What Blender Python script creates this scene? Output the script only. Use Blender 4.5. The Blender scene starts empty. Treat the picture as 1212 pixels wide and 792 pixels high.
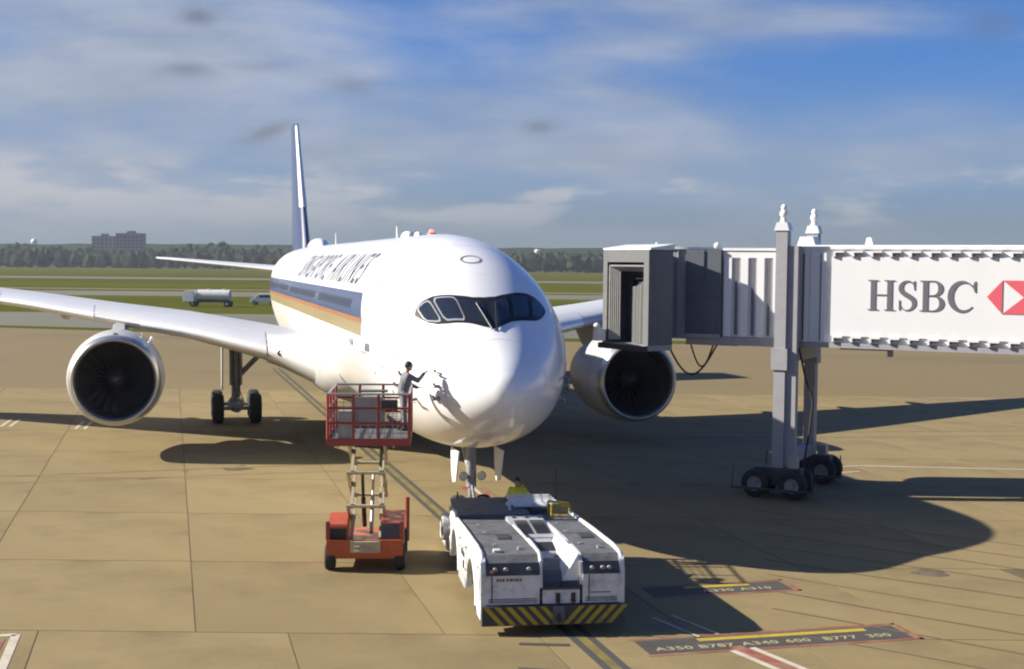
import bpy, bmesh, math, random
from mathutils import Vector, Matrix, noise
random.seed(7)
C = bpy.context.scene
COL = C.collection
PI = math.pi; R = math.radians
# ------------------------------------------------------------------ camera, world, sun, exposure
cd = bpy.data.cameras.new("camera"); cam = bpy.data.objects.new("camera", cd); COL.objects.link(cam)
C.camera = cam
PITCH = math.atan(83.43/1618.6)
cam.matrix_world = Matrix.Translation((0, 0, 7.577)) @ Matrix.Rotation(PI/2-PITCH, 4, 'X') @ Matrix.Rotation(R(.573), 4, 'Z')
cd.sensor_width = 36; cd.lens = 36*1618.6/1212; cd.clip_start = .1; cd.clip_end = 9000
KX, KY = 1.82, -.05                                     # ground shadow shift per metre of height
SUN = Vector((-KX, -KY, 1)).normalized()
sd = bpy.data.lights.new("sun", 'SUN'); sun = bpy.data.objects.new("sun", sd); COL.objects.link(sun)
sd.energy = 5.0; sd.angle = R(.5); sd.color = (1, .92, .80)
sun.rotation_euler = SUN.to_track_quat('Z', 'Y').to_euler()
C.view_settings.view_transform = 'Standard'; C.view_settings.look = 'None'
C.view_settings.exposure = 1.0; C.view_settings.gamma = 1
C.cycles.pixel_filter_type = 'BLACKMAN_HARRIS'; C.cycles.filter_width = 2.1

W = bpy.data.worlds.new("World"); C.world = W; W.use_nodes = True
nt = W.node_tree; N = nt.nodes; L = nt.links
for n in list(N): N.remove(n)
def wn(t, **k):
    n = N.new(t)
    for a, b in k.items(): setattr(n, a, b)
    return n
def wmath(op, a, b=None, c=None):
    n = wn('ShaderNodeMath', operation=op)
    for i, q in enumerate((a, b, c)):
        if q is None: continue
        if isinstance(q, (int, float)): n.inputs[i].default_value = q
        else: L.new(q, n.inputs[i])
    return n.outputs[0]
out = wn('ShaderNodeOutputWorld'); bg = wn('ShaderNodeBackground'); L.new(bg.outputs[0], out.inputs[0])
sky = wn('ShaderNodeTexSky', sky_type='NISHITA'); sky.sun_disc = False
sky.sun_elevation = math.asin(SUN.z); sky.sun_rotation = math.atan2(SUN.x, SUN.y)
sky.dust_density = 1.0; sky.air_density = 1.0; sky.ozone_density = 2.0
tc = wn('ShaderNodeTexCoord'); sep = wn('ShaderNodeSeparateXYZ'); L.new(tc.outputs['Generated'], sep.inputs[0])
def cramp(src, stops, mode='EASE'):
    n = wn('ShaderNodeValToRGB'); n.color_ramp.interpolation = mode
    e = n.color_ramp.elements
    while len(e) < len(stops): e.new(.5)
    for i, (p, c) in enumerate(stops): e[i].position = p; e[i].color = (*c, 1) if len(c) == 3 else c
    L.new(src, n.inputs[0]); return n.outputs[0]
def wmix(f, a, b, bt='MIX'):
    n = wn('ShaderNodeMix', data_type='RGBA', blend_type=bt)
    for s, q in ((n.inputs[0], f), (n.inputs[6], a), (n.inputs[7], b)):
        if isinstance(q, (int, float)): s.default_value = q
        elif isinstance(q, tuple): s.default_value = (*q, 1)
        else: L.new(q, s)
    return n.outputs[2]
el = sep.outputs[2]
skyc = wmix(1.0, sky.outputs[0], (.34, .66, 1.28), 'MULTIPLY')
# clouds: layered noise on the sky direction, flattened towards the horizon
mp = wn('ShaderNodeMapping'); L.new(tc.outputs['Generated'], mp.inputs[0]); mp.inputs['Scale'].default_value = (1, 1, 4.0); mp.inputs['Location'].default_value = (.9, .3, .15)
def noi(scale, det, rough, dist=0.0):
    n = wn('ShaderNodeTexNoise'); n.inputs['Scale'].default_value = scale; n.inputs['Detail'].default_value = det
    n.inputs['Roughness'].default_value = rough; n.inputs['Distortion'].default_value = dist
    L.new(mp.outputs[0], n.inputs['Vector']); return n.outputs[0]
n1 = noi(3.3, 6, .46, .25); n2 = noi(8.0, 6, .52); n3 = noi(2.2, 3, .5)
az = wmath('MULTIPLY', sep.outputs[0], -1.0)            # more cloud towards the left (west)
cov = wmath('ADD', wmath('MULTIPLY_ADD', az, .36, wmath('ADD', n1, .030)), wmath('MULTIPLY', wmath('SUBTRACT', n2, .5), .20))
cov = wmath('ADD', cov, wmath('MULTIPLY', wmath('SUBTRACT', .16, el), .45))
cm = cramp(cov, [(.38, (0, 0, 0)), (.74, (1, 1, 1))])
cc = cramp(wmath('ADD', wmath('MULTIPLY', n2, .6), wmath('MULTIPLY', n3, .4)), [(.36, (3.1, 3.7, 4.7)), (.64, (4.8, 5.2, 6.1))])
s1 = wmix(wmath('MULTIPLY', cm, .90), skyc, cc)
# brighter cumulus tops low over the horizon
low = cramp(el, [(.018, (0, 0, 0)), (.036, (1, 1, 1)), (.062, (1, 1, 1)), (.082, (0, 0, 0))])
n4 = noi(13.0, 7, .55)
cu = cramp(wmath('ADD', wmath('ADD', wmath('MULTIPLY', n2, .5), wmath('MULTIPLY', n4, .5)), wmath('MULTIPLY', az, .10)), [(.47, (0, 0, 0)), (.58, (1, 1, 1))])
s2 = s1
# dark smudges of window-glass dirt, painted into the sky
def glass_smudge(px, py, rx, rz, amt, tilt=0.0):
    v = Vector(((px-606)/1618.6, 1, (313-py)/1618.6)).normalized()
    dx = wmath('SUBTRACT', sep.outputs[0], v.x); dz = wmath('SUBTRACT', sep.outputs[2], v.z)
    dz = wmath('MULTIPLY_ADD', dx, tilt, dz)
    dn = wmath('MULTIPLY', wmath('SUBTRACT', n2, .5), .9)
    q = wmath('ADD', wmath('POWER', wmath('ABSOLUTE', wmath('DIVIDE', dx, rx)), 2.0), wmath('POWER', wmath('ABSOLUTE', wmath('DIVIDE', dz, rz)), 2.0))
    g = wmath('MULTIPLY', wmath('EXPONENT', wmath('MULTIPLY', q, -1.0)), amt)
    front = wmath('GREATER_THAN', sep.outputs[1], .5)
    return wmath('MULTIPLY', g, front)
m = None
for a in ((234, 27, .012, .006, .6, 0), (316, 161, .017, .0055, .7, -.35), (636, 152, .011, .005, .6, 0), (222, 88, .018, .005, .5, 0), (415, 106, .016, .006, .4, 0), (1165, 28, .016, .010, .3, 0), (300, 84, .03, .004, .25, 0)):
    s = glass_smudge(*a); m = s if m is None else wmath('MAXIMUM', m, s)
s3 = wmix(m, s2, (1.2, 1.5, 2.0))
hz2 = cramp(el, [(0.0, (1, 1, 1)), (.06, (1, 1, 1)), (.17, (0, 0, 0))])
s3 = wmix(wmath('MULTIPLY', hz2, .34), s3, (3.7, 3.95, 4.6))
s3 = wmix(wmath('MULTIPLY', wmath('MULTIPLY', low, cu), .62), s3, (5.6, 5.6, 5.8))
hz = cramp(el, [(0.0, (1, 1, 1)), (.062, (0, 0, 0))])
s4 = wmix(wmath('MULTIPLY', hz, .85), s3, (2.2, 2.7, 3.2))
L.new(s4, bg.inputs[0]); bg.inputs[1].default_value = .05

# ------------------------------------------------------------------ materials
def mat(name, col, rough=.6, metal=0.0, var=.0, vscale=3.0, emit=None, estr=1.0, bump=0.0, bscale=20.0, spec=None, coat=0.0, stretch=(1, 1, 1), dirt=None, coords='Object', objvar=0.0):
    m = bpy.data.materials.new(name); m.use_nodes = True
    t = m.node_tree; b = t.nodes['Principled BSDF']; n_ = t.nodes; l = t.links
    b.inputs['Base Color'].default_value = (*col, 1); b.inputs['Roughness'].default_value = rough; b.inputs['Metallic'].default_value = metal
    if spec is not None: b.inputs['Specular IOR Level'].default_value = spec
    if coat: b.inputs['Coat Weight'].default_value = coat; b.inputs['Coat Roughness'].default_value = .08
    if emit: b.inputs['Emission Color'].default_value = (*emit, 1); b.inputs['Emission Strength'].default_value = estr
    if var or bump or dirt or objvar:
        co = n_.new('ShaderNodeTexCoord'); mpn = n_.new('ShaderNodeMapping'); mpn.inputs['Scale'].default_value = stretch
        l.new(co.outputs[coords], mpn.inputs[0])
        last = None
        nz = n_.new('ShaderNodeTexNoise'); nz.inputs['Scale'].default_value = vscale; nz.inputs['Detail'].default_value = 6; nz.inputs['Roughness'].default_value = .6
        l.new(mpn.outputs[0], nz.inputs['Vector'])
        if var:
            rp = n_.new('ShaderNodeMapRange'); rp.inputs[1].default_value = .25; rp.inputs[2].default_value = .75
            rp.inputs[3].default_value = 1-var; rp.inputs[4].default_value = 1+var; l.new(nz.outputs[0], rp.inputs[0])
            mx = n_.new('ShaderNodeMix'); mx.data_type = 'RGBA'; mx.blend_type = 'MULTIPLY'; mx.inputs[0].default_value = 1; mx.inputs[6].default_value = (*col, 1)
            l.new(rp.outputs[0], mx.inputs[7]); last = mx.outputs[2]
        if objvar:
            oi = n_.new('ShaderNodeObjectInfo'); rp = n_.new('ShaderNodeMapRange'); rp.inputs[3].default_value = 1-objvar; rp.inputs[4].default_value = 1+objvar; l.new(oi.outputs['Random'], rp.inputs[0])
            mx = n_.new('ShaderNodeMix'); mx.data_type = 'RGBA'; mx.blend_type = 'MULTIPLY'; mx.inputs[0].default_value = 1
            if last: l.new(last, mx.inputs[6])
            else: mx.inputs[6].default_value = (*col, 1)
            l.new(rp.outputs[0], mx.inputs[7]); last = mx.outputs[2]
        if dirt:
            dcol, dlo, dhi, dsc = dirt
            n2_ = n_.new('ShaderNodeTexNoise'); n2_.inputs['Scale'].default_value = dsc; n2_.inputs['Detail'].default_value = 8; n2_.inputs['Roughness'].default_value = .65
            l.new(mpn.outputs[0], n2_.inputs['Vector'])
            r2 = n_.new('ShaderNodeMapRange'); r2.inputs[1].default_value = dlo; r2.inputs[2].default_value = dhi; l.new(n2_.outputs[0], r2.inputs[0])
            mx = n_.new('ShaderNodeMix'); mx.data_type = 'RGBA'; l.new(r2.outputs[0], mx.inputs[0])
            if last: l.new(last, mx.inputs[6])
            else: mx.inputs[6].default_value = (*col, 1)
            mx.inputs[7].default_value = (*dcol, 1); last = mx.outputs[2]
        if last: l.new(last, b.inputs['Base Color'])
        if bump:
            nb = n_.new('ShaderNodeTexNoise'); nb.inputs['Scale'].default_value = bscale; nb.inputs['Detail'].default_value = 5
            l.new(mpn.outputs[0], nb.inputs['Vector'])
            bp = n_.new('ShaderNodeBump'); bp.inputs['Strength'].default_value = bump; bp.inputs['Distance'].default_value = .02
            l.new(nb.outputs[0], bp.inputs['Height']); l.new(bp.outputs[0], b.inputs['Normal'])
    return m
M = {}
M['white'] = mat('white_aircraft_paint', (.84, .84, .83), .22, coat=.4, var=.025, vscale=.6, dirt=((.55, .52, .47), .62, .85, .35))
M['white_plain'] = mat('white_paint', (.80, .80, .79), .4, var=.05, vscale=1.5, dirt=((.42, .39, .34), .60, .85, 2.2))
M['wing'] = mat('wing_grey_paint', (.55, .56, .57), .35, var=.05, vscale=.7)
M['slat'] = mat('bare_leading_edge', (.80, .80, .79), .3, metal=.35, var=.04, vscale=1.0)
M['belly'] = mat('grey_belly_paint', (.62, .61, .59), .35, var=.06, vscale=.9, dirt=((.3, .28, .25), .55, .85, .8))
M['navy'] = mat('navy_livery_paint', (.028, .045, .115), .3, coat=.3, var=.08)
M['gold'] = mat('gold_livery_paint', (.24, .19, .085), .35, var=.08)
M['orange'] = mat('orange_livery_paint', (.27, .11, .03), .35, var=.08)
M['nacelle'] = mat('nacelle_paint', (.46, .46, .44), .38, var=.05, vscale=1.4, dirt=((.36, .33, .29), .58, .85, 1.0))
M['lip'] = mat('bare_intake_lip', (.55, .54, .50), .34, metal=.8, var=.08)
M['dark'] = mat('dark_liner', (.045, .047, .05), .55, var=.15)
M['blade'] = mat('fan_blade_titanium', (.10, .105, .11), .4, metal=.6)
M['black'] = mat('black_trim', (.015, .016, .018), .4)
M['glassdark'] = mat('cockpit_glass', (.02, .025, .032), .06, spec=.8, coat=.5)
M['silver'] = mat('silver_frame', (.55, .57, .58), .3, metal=.5)
M['tyre'] = mat('rubber_tyre', (.022, .022, .023), .85, var=.2, vscale=8)
M['hub'] = mat('wheel_hub', (.42, .42, .40), .45, metal=.4, var=.1)
M['strut'] = mat('landing_gear_steel', (.30, .31, .32), .45, metal=.35, var=.12, dirt=((.10, .09, .08), .5, .8, 4))
M['letter'] = mat('dark_blue_lettering', (.05, .055, .09), .4)
M['concrete'] = mat('apron_concrete', (.238, .184, .086), .88, var=.10, vscale=.35, bump=.25, bscale=30, dirt=((.125, .094, .047), .48, .78, .22), objvar=.06, spec=.25)
M['concretefar'] = mat('apron_concrete_beyond', (.190, .146, .070), .9, var=.12, vscale=.05, dirt=((.12, .097, .058), .50, .78, .05), stretch=(.35, 1, 1), coords='Object', spec=.25)
M['taxi'] = mat('taxiway_asphalt', (.125, .125, .085), .9, var=.12, vscale=.04)
M['grass'] = mat('grass_field', (.082, .090, .016), 1, var=.22, vscale=.016, stretch=(.25, 1, 1), dirt=((.082, .080, .022), .48, .75, .02), spec=0)
M['yellow'] = mat('yellow_marking', (.42, .31, .025), .75, var=.15, vscale=2, dirt=((.10, .08, .05), .52, .78, 1.5))
M['olive'] = mat('worn_olive_line', (.20, .16, .035), .8, var=.2, vscale=2, dirt=((.10, .085, .04), .42, .70, 1.2))
M['blackpaint'] = mat('black_marking', (.060, .055, .050), .8, var=.2, vscale=1.5)
M['yellowpale'] = mat('pale_yellow_marking', (.36, .31, .15), .75)
M['whitemark'] = mat('white_marking', (.50, .45, .36), .8, var=.1, dirt=((.36, .28, .18), .5, .75, 2))
M['redmark'] = mat('red_marking', (.25, .065, .04), .8, var=.15, dirt=((.30, .2, .13), .42, .7, 1.5))
M['tyremark'] = mat('rubber_skid_mark', (.160, .124, .060), .85, var=.3, vscale=1.2, dirt=((.205, .158, .070), .40, .60, 1.1), spec=.2)
M['oil'] = mat('oil_stain', (.095, .075, .042), .6, var=.3, vscale=2, dirt=((.17, .13, .065), .45, .65, 1.4))
M['seal'] = mat('joint_sealant', (.115, .085, .045), .9, var=.25, vscale=.8)
M['red'] = mat('red_machine_paint', (.42, .075, .02), .4, coat=.2, var=.1, dirt=((.12, .05, .03), .55, .8, 3))
M['redrail'] = mat('red_rail_paint', (.30, .045, .03), .45, var=.1)
M['cream'] = mat('cream_scissor_paint', (.42, .37, .25), .4, dirt=((.2, .16, .11), .5, .8, 5))
M['steel'] = mat('galvanised_steel', (.38, .38, .37), .42, metal=.5, var=.12)
M['deck'] = mat('deck_plate', (.10, .10, .10), .7, var=.2)
M['tugwhite'] = mat('tug_white_paint', (.66, .66, .65), .45, var=.07, vscale=1.8, dirt=((.22, .20, .17), .50, .80, 2.6), bump=.08, bscale=9)
M['tugtop'] = mat('tug_grey_deck', (.12, .125, .13), .65, var=.22, vscale=3, dirt=((.05, .048, .045), .48, .75, 3.5), bump=.2, bscale=60)
M['tugdark'] = mat('tug_charcoal', (.045, .048, .052), .5, var=.2)
M['tuglight'] = mat('tug_pale_panel', (.36, .37, .39), .5, var=.12, vscale=2)
M['bridge'] = mat('airbridge_white_cladding', (.68, .69, .70), .4, var=.03, vscale=.8, dirt=((.50, .49, .46), .60, .90, .9))
M['bridgegrey'] = mat('airbridge_grey_steel', (.30, .30, .32), .5, var=.08)
M['bridgedark'] = mat('airbridge_dark_panel', (.085, .10, .12), .5, var=.12, vscale=1.2)
M['canopy'] = mat('canopy_fabric', (.13, .135, .135), .8, var=.1)
M['hsbcgrey'] = mat('sign_letter_grey', (.12, .12, .14), .5)
M['hsbcred'] = mat('sign_red', (.62, .10, .13), .5)
M['rubber'] = mat('black_rubber', (.03, .03, .03), .8)
M['skin'] = mat('skin', (.34, .20, .13), .55)
M['hair'] = mat('dark_hair', (.02, .016, .013), .6)
M['overall'] = mat('grey_overalls', (.17, .175, .19), .8, var=.1, vscale=8)
M['hivis'] = mat('hi_vis_yellow', (.52, .60, .04), .7, var=.08, vscale=8)
M['hivisband'] = mat('reflective_band', (.62, .62, .60), .4)
M['trouser'] = mat('navy_trousers', (.03, .035, .05), .8)
M['boot'] = mat('black_boots', (.02, .02, .02), .6)
M['beacon'] = mat('beacon_red', (.6, .03, .02), .3, emit=(1, .1, .05), estr=3)
M['amber'] = mat('amber_lamp', (.7, .3, .02), .3)
M['lampglass'] = mat('lamp_glass', (.7, .72, .72), .1, spec=.8)
M['window'] = mat('far_window', (.06, .07, .08), .2)
M['farwall'] = mat('far_building_wall', (.17, .18, .20), .9, var=.08, vscale=.05)
M['leaf1'] = mat('treeline_leaves', (.032, .045, .026), 1, var=.35, vscale=.06, spec=0, objvar=.1)
M['trunk'] = mat('bark', (.07, .055, .04), .95)

# ------------------------------------------------------------------ mesh helpers
class MB:
    def __init__(s): s.v = []; s.f = []; s.mi = []; s.cur = 0
    def add(s, vs, fs):
        o = len(s.v); s.v += [tuple(v) for v in vs]
        for f in fs: s.f.append(tuple(i+o for i in f)); s.mi.append(s.cur)
        return s
    def box(s, x0, x1, y0, y1, z0, z1, T=None):
        if x0 > x1: x0, x1 = x1, x0
        if y0 > y1: y0, y1 = y1, y0
        if z0 > z1: z0, z1 = z1, z0
        v = [(x, y, z) for z in (z0, z1) for y in (y0, y1) for x in (x0, x1)]
        if T: v = [tuple(T @ Vector(p)) for p in v]
        return s.add(v, [(0, 2, 3, 1), (4, 5, 7, 6), (0, 1, 5, 4), (1, 3, 7, 5), (3, 2, 6, 7), (2, 0, 4, 6)])
    def prism(s, poly, a, b, axis='x'):
        """polygon (p,q) extruded between a and b along axis; (p,q) = the other two axes in order"""
        n = len(poly)
        def P(p, q, r): return {'x': (r, p, q), 'y': (p, r, q), 'z': (p, q, r)}[axis]
        v = [P(p, q, a) for p, q in poly]+[P(p, q, b) for p, q in poly]
        ar = sum(poly[i][0]*poly[(i+1) % n][1]-poly[(i+1) % n][0]*poly[i][1] for i in range(n))
        flip = (ar > 0) ^ (axis == 'y') ^ (b < a)
        f = [tuple(range(n)), tuple(range(2*n-1, n-1, -1))]+[(i, n+i, n+(i+1) % n, (i+1) % n) for i in range(n)]
        if flip: f = [tuple(reversed(q)) for q in f]
        return s.add(v, f)
    def tube(s, p, q, r, r2=None, n=10, caps=True):
        p = Vector(p); q = Vector(q); r2 = r if r2 is None else r2
        d = (q-p)
        if d.length < 1e-6: return s
        d.normalize(); a = d.orthogonal().normalized(); b = d.cross(a)
        v = []
        for c, rr in ((p, r), (q, r2)):
            for i in range(n):
                t = 2*PI*i/n; v.append(c+a*rr*math.cos(t)+b*rr*math.sin(t))
        f = [(i, (i+1) % n, n+(i+1) % n, n+i) for i in range(n)]
        if caps: f += [tuple(range(n-1, -1, -1)), tuple(range(n, 2*n))]
        return s.add(v, f)
    def path(s, pts, r, n=8):
        for a, b in zip(pts, pts[1:]): s.tube(a, b, r, n=n)
        return s
    def lathe(s, prof, org=(0, 0, 0), axis='x', n=32, cap0=False, cap1=False):
        o = Vector(org); v = []
        for a, r in prof:
            for i in range(n):
                t = 2*PI*i/n; c, d = r*math.cos(t), r*math.sin(t)
                v.append(o+Vector({'x': (a, c, d), 'y': (d, a, c), 'z': (c, d, a)}[axis]))
        k = len(prof)
        f = [(j*n+i, (j+1)*n+i, (j+1)*n+(i+1) % n, j*n+(i+1) % n) for j in range(k-1) for i in range(n)]
        f = [tuple(reversed(q)) for q in f]
        if cap0: f.append(tuple(range(n-1, -1, -1)))
        if cap1: f.append(tuple(range((k-1)*n, k*n)))
        return s.add(v, f)
    def grid(s, rows, closed=False):
        n = len(rows[0]); v = [p for r in rows for p in r]
        f = []
        for j in range(len(rows)-1):
            for i in range(n if closed else n-1):
                f.append((j*n+i, (j+1)*n+i, (j+1)*n+(i+1) % n, j*n+(i+1) % n))
        return s.add(v, f)
    def ball(s, c, r, sc=(1, 1, 1), n=12, m=8):
        rows = []
        for j in range(m+1):
            t = PI*j/m; rows.append([(c[0]+r*sc[0]*math.sin(t)*math.cos(2*PI*i/n), c[1]+r*sc[1]*math.sin(t)*math.sin(2*PI*i/n), c[2]+r*sc[2]*math.cos(t)) for i in range(n)])
        return s.grid(rows, True)
    def mesh(s, name, mats, smooth=False, weld=False, bevel=0, recalc=False):
        me = bpy.data.meshes.new(name); me.from_pydata(s.v, [], s.f)
        ms = mats if isinstance(mats, (list, tuple)) else [mats]
        for m_ in ms: me.materials.append(M[m_] if isinstance(m_, str) else m_)
        for p, i in zip(me.polygons, s.mi): p.material_index = i
        if weld or bevel or recalc:
            bm = bmesh.new(); bm.from_mesh(me)
            bmesh.ops.remove_doubles(bm, verts=bm.verts, dist=1e-4)
            if recalc: bmesh.ops.recalc_face_normals(bm, faces=bm.faces)
            if bevel:
                ed = [e for e in bm.edges if e.is_manifold and e.calc_face_angle(0) > R(35)]
                bmesh.ops.bevel(bm, geom=ed, offset=bevel, segments=2, affect='EDGES', clamp_overlap=True)
            bm.to_mesh(me); bm.free()
        if smooth: me.shade_smooth()
        if smooth == 'auto':
            me.set_sharp_from_angle(angle=R(38))
        return me
    def build(s, name, mats, parent=None, smooth=False, loc=None, **k):
        o = bpy.data.objects.new(name, s.mesh(name, mats, smooth, **k)); COL.objects.link(o)
        if parent: o.parent = parent
        if loc: o.location = loc
        return o
def box(x0, x1, y0, y1, z0, z1): return MB().box(x0, x1, y0, y1, z0, z1)
def tag(o, label=None, cat=None, group=None, kind=None):
    if label: o['label'] = label
    if cat: o['category'] = cat
    if group: o['group'] = group
    if kind: o['kind'] = kind
    return o
def thing(name, label, cat, loc=(0, 0, 0), rz=0, group=None):
    o = bpy.data.objects.new(name, None); COL.objects.link(o); o.empty_display_size = .5
    o.location = loc; o.rotation_euler = (0, 0, rz); return tag(o, label, cat, group)
def inst(name, me, parent, loc=(0, 0, 0), rot=(0, 0, 0), sc=(1, 1, 1)):
    o = bpy.data.objects.new(name, me); COL.objects.link(o); o.parent = parent
    o.location = loc; o.rotation_euler = rot; o.scale = sc; return o
def text_mesh(body, size, italic=0.0, bold=0.0, spacing=1.0, sx=1.0):
    cu = bpy.data.curves.new('txt', 'FONT'); cu.body = body; cu.size = size; cu.space_character = spacing; cu.offset = bold; cu.shear = italic
    cu.resolution_u = 4
    o = bpy.data.objects.new('txt', cu); COL.objects.link(o)
    me = bpy.data.meshes.new_from_object(o.evaluated_get(bpy.context.evaluated_depsgraph_get()))
    bpy.data.objects.remove(o); bpy.data.curves.remove(cu)
    for v in me.vertices: v.co.x *= sx
    return me
# ------------------------------------------------------------------ ground
def sheet(name, pts, z, m, parent=None, n=1):
    me = MB().add([(x, y, z) for x, y in pts], [tuple(range(len(pts)))])
    o = me.build(name, m, parent)
    if not parent: o['kind'] = 'structure'
    return o
sheet('grass_field', [(-4500, -200), (4500, -200), (4500, 7000), (-4500, 7000)], -.06, 'grass')
apron = sheet('apron', [(-400, -60), (400, -60), (400, 127), (60, 124), (-30, 142), (-58, 152), (-400, 150)], -.03, 'concretefar')
sheet('apron_edge_verge', [(-400, 158), (-70, 160), (-35, 150), (60, 129), (400, 131), (400, 180), (100, 178), (0, 196), (-60, 199), (-400, 176)], -.045, 'taxi')
sheet('taxiway', [(-900, 268), (60, 300), (900, 262), (900, 300), (60, 345), (-900, 305)], -.05, 'taxi')
sheet('service_road', [(-900, 352), (900, 362), (900, 374), (-900, 366)], -.05, 'concretefar')
sheet('runway', [(-1500, 560), (1500, 560), (1500, 620), (-1500, 620)], -.05, 'taxi')
# concrete slabs: recessed joints, every slab a part of the apron
SW, SL = 5.1, 6.6
sk = -.25
sbm = MB(); g = .016
def sp(a, b): return (a*SW+b*SL*sk, b*SL)
ga, gb = g/SW, g/SL
q = [sp(ga, gb), sp(1-ga, gb), sp(1-ga, 1-gb), sp(ga, 1-gb)]
bv = [sp(ga, gb), sp(1-ga, gb), sp(1-ga, 1-gb), sp(ga, 1-gb)]
sbm.add([(x, y, 0) for x, y in q]+[(x, y, -.01) for x, y in bv]+[(x, y, -.05) for x, y in bv],
        [(0, 1, 2, 3)]+[(4+i, 4+(i+1) % 4, (i+1) % 4, i) for i in range(4)]+[(8+i, 8+(i+1) % 4, 4+(i+1) % 4, 4+i) for i in range(4)])
sheet('joint_filler', [(-7.5, 15), (7.5, 15), (38, 79), (-38, 79)], -.007, 'seal', apron)
slabme = sbm.mesh('concrete_slab', 'concrete')
for j in range(-1, 9):
    y0 = 21.0+SL*j
    for i in range(-9, 10):
        xm = -6.40-.25*(y0-27.6)+SW*(i+(.37 if j <= 0 else 0))
        yc = y0+SL/2; xc = xm+SW/2
        if abs(xc)/yc > .52: continue
        inst('concrete_slab', slabme, apron, (xm, y0, 0))
# painted lines: thin sheets lying on the slabs
def strip(mb, pts, w, z):
    pts = [Vector(p) for p in pts]
    for a, b in zip(pts, pts[1:]):
        d = (b-a).normalized(); n = Vector((-d.y, d.x))*w/2
        mb.add([(*(a-n), z), (*(b-n), z), (*(b+n), z), (*(a+n), z)], [(0, 1, 2, 3)])
    return mb
def AX(s, t):                                   # aircraft frame to ground
    return Vector((.02-math.sin(.242)*s-math.cos(.242)*t, 33.77+math.cos(.242)*s-math.sin(.242)*t))
la, lb = (2.65, 23.0), (-16.8, 97.0)
ll = strip(MB(), [la, lb], .52, .004).build('lead_in_line', 'blackpaint'); ll['kind'] = 'structure'
strip(MB(), [la, lb], .20, .008).build('yellow_stripe', 'olive', ll)
def letters(body, size, T, m, parent, name, z, italic=0.0, bold=.0, sx=1.0):
    me = text_mesh(body, size, italic, bold, 1.1, sx)
    for v in me.vertices:
        p = T @ Vector((v.co.x, v.co.y, 0)); v.co = (p.x, p.y, z)
    me.materials.append(M[m]); o = bpy.data.objects.new(name, me); COL.objects.link(o); o.parent = parent
    return o
def panel(ox, oy, ln, w, rows, yx0, yx1, name):
    dx = Vector((math.cos(.25), math.sin(.25))); dy = Vector((-math.sin(.25), math.cos(.25)))
    def P(a, b): return Vector((ox, oy))+dx*a+dy*b
    mb = MB(); c = [P(0, 0), P(ln, 0), P(ln-.25*0, w), P(0, w)]
    mb.add([(*p, .004) for p in c], [(0, 1, 2, 3)])
    o = mb.build(name, 'blackpaint'); o['kind'] = 'structure'
    strip(MB(), [P(yx0, w*.80), P(yx1, w*.80)], .20, .008).build('yellow_bar', 'yellow', o)
    r = MB()
    for a, b in (((-.06, -.09), (ln+.15, -.09)), ((ln+.12, -.14), (ln+.12, w+.16)), ((-.06, w+.11), (ln+.15, w+.11))): strip(r, [P(*a), P(*b)], .10, .006)
    r.build('red_outline', 'redmark', o)
    T = Matrix.Rotation(.25, 4, 'Z')
    for xa, body in rows:
        p = P(xa, w*.20); letters(body, .31, Matrix.Translation((*p, 0)) @ T, 'yellowpale', o, 'lettering', .009, bold=.008, sx=1.1)
    return P, dx, dy
P1, dx1, dy1 = panel(2.75, 26.30, 5.75, .95, ((.22, 'A350'), (1.14, 'B787'), (2.06, 'A340'), (3.02, '600'), (3.85, 'B777'), (4.83, '300')), 1.3, 5.05, 'stop_line_panel')
P2, _, _ = panel(3.3, 30.95, 3.5, .85, ((1.30, 'A330'), (2.25, 'A310')), 1.0, 2.65, 'stop_line_panel')
# red and white clearance line running off towards the terminal
cl = strip(MB(), [(4.50, 26.92), (5.72, 24.6), (7.0, 22.1)], .30, .010).build('clearance_line', 'redmark'); cl['kind'] = 'structure'
for k in (-.24, .24):
    nrm = Vector((.886, .463))*k
    strip(MB(), [Vector((4.62, 26.72))+nrm, Vector((5.72, 24.6))+nrm, Vector((7.0, 22.1))+nrm], .15, .012).build('white_edge', 'whitemark', cl)
for k in (-.24, .24):
    nrm = Vector((.886, .463))*k
    strip(MB(), [Vector((3.3, 29.2))+nrm, Vector((4.1, 27.7))+nrm], .07, .012).build('faded_edge', 'whitemark', cl)
# corner mark bottom left
cm_ = strip(MB(), [(-10.55, 27.1), (-9.95, 27.25), (-9.2, 24.2)], .18, .008).build('corner_mark', 'whitemark'); cm_['kind'] = 'structure'
MB().add([(-10.4, 26.75, .006), (-10.6, 24, .006), (-9.45, 24.2, .006), (-10.05, 26.95, .006)], [(0, 1, 2, 3)]).build('red_fill', 'redmark', cm_)
# short twin ticks under the starboard engine
for x, y in ((-22.9, 61.6), (-19.3, 60.9)):
    o = MB()
    for k in (-.2, .2): strip(o, [(x+k, y), (x+k-.55, y+2.9)], .14, .005)
    o = o.build('service_tick', 'whitemark'); o['kind'] = 'structure'
# service markings beyond the bridge wheels
sv = strip(MB(), [(9.6, 50.6), (13.3, 52.0), (20, 51.4)], .16, .006)
strip(sv, [(10.4, 49.2), (13.0, 50.6)], .12, .006)
o = sv.build('equipment_area_line', 'whitemark'); o['kind'] = 'structure'
sv = strip(MB(), [(10.2, 49.9), (11.2, 50.3), (12.1, 50.0)], .12, .010)
o = sv.build('equipment_area_red_line', 'redmark'); o['kind'] = 'structure'
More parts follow.
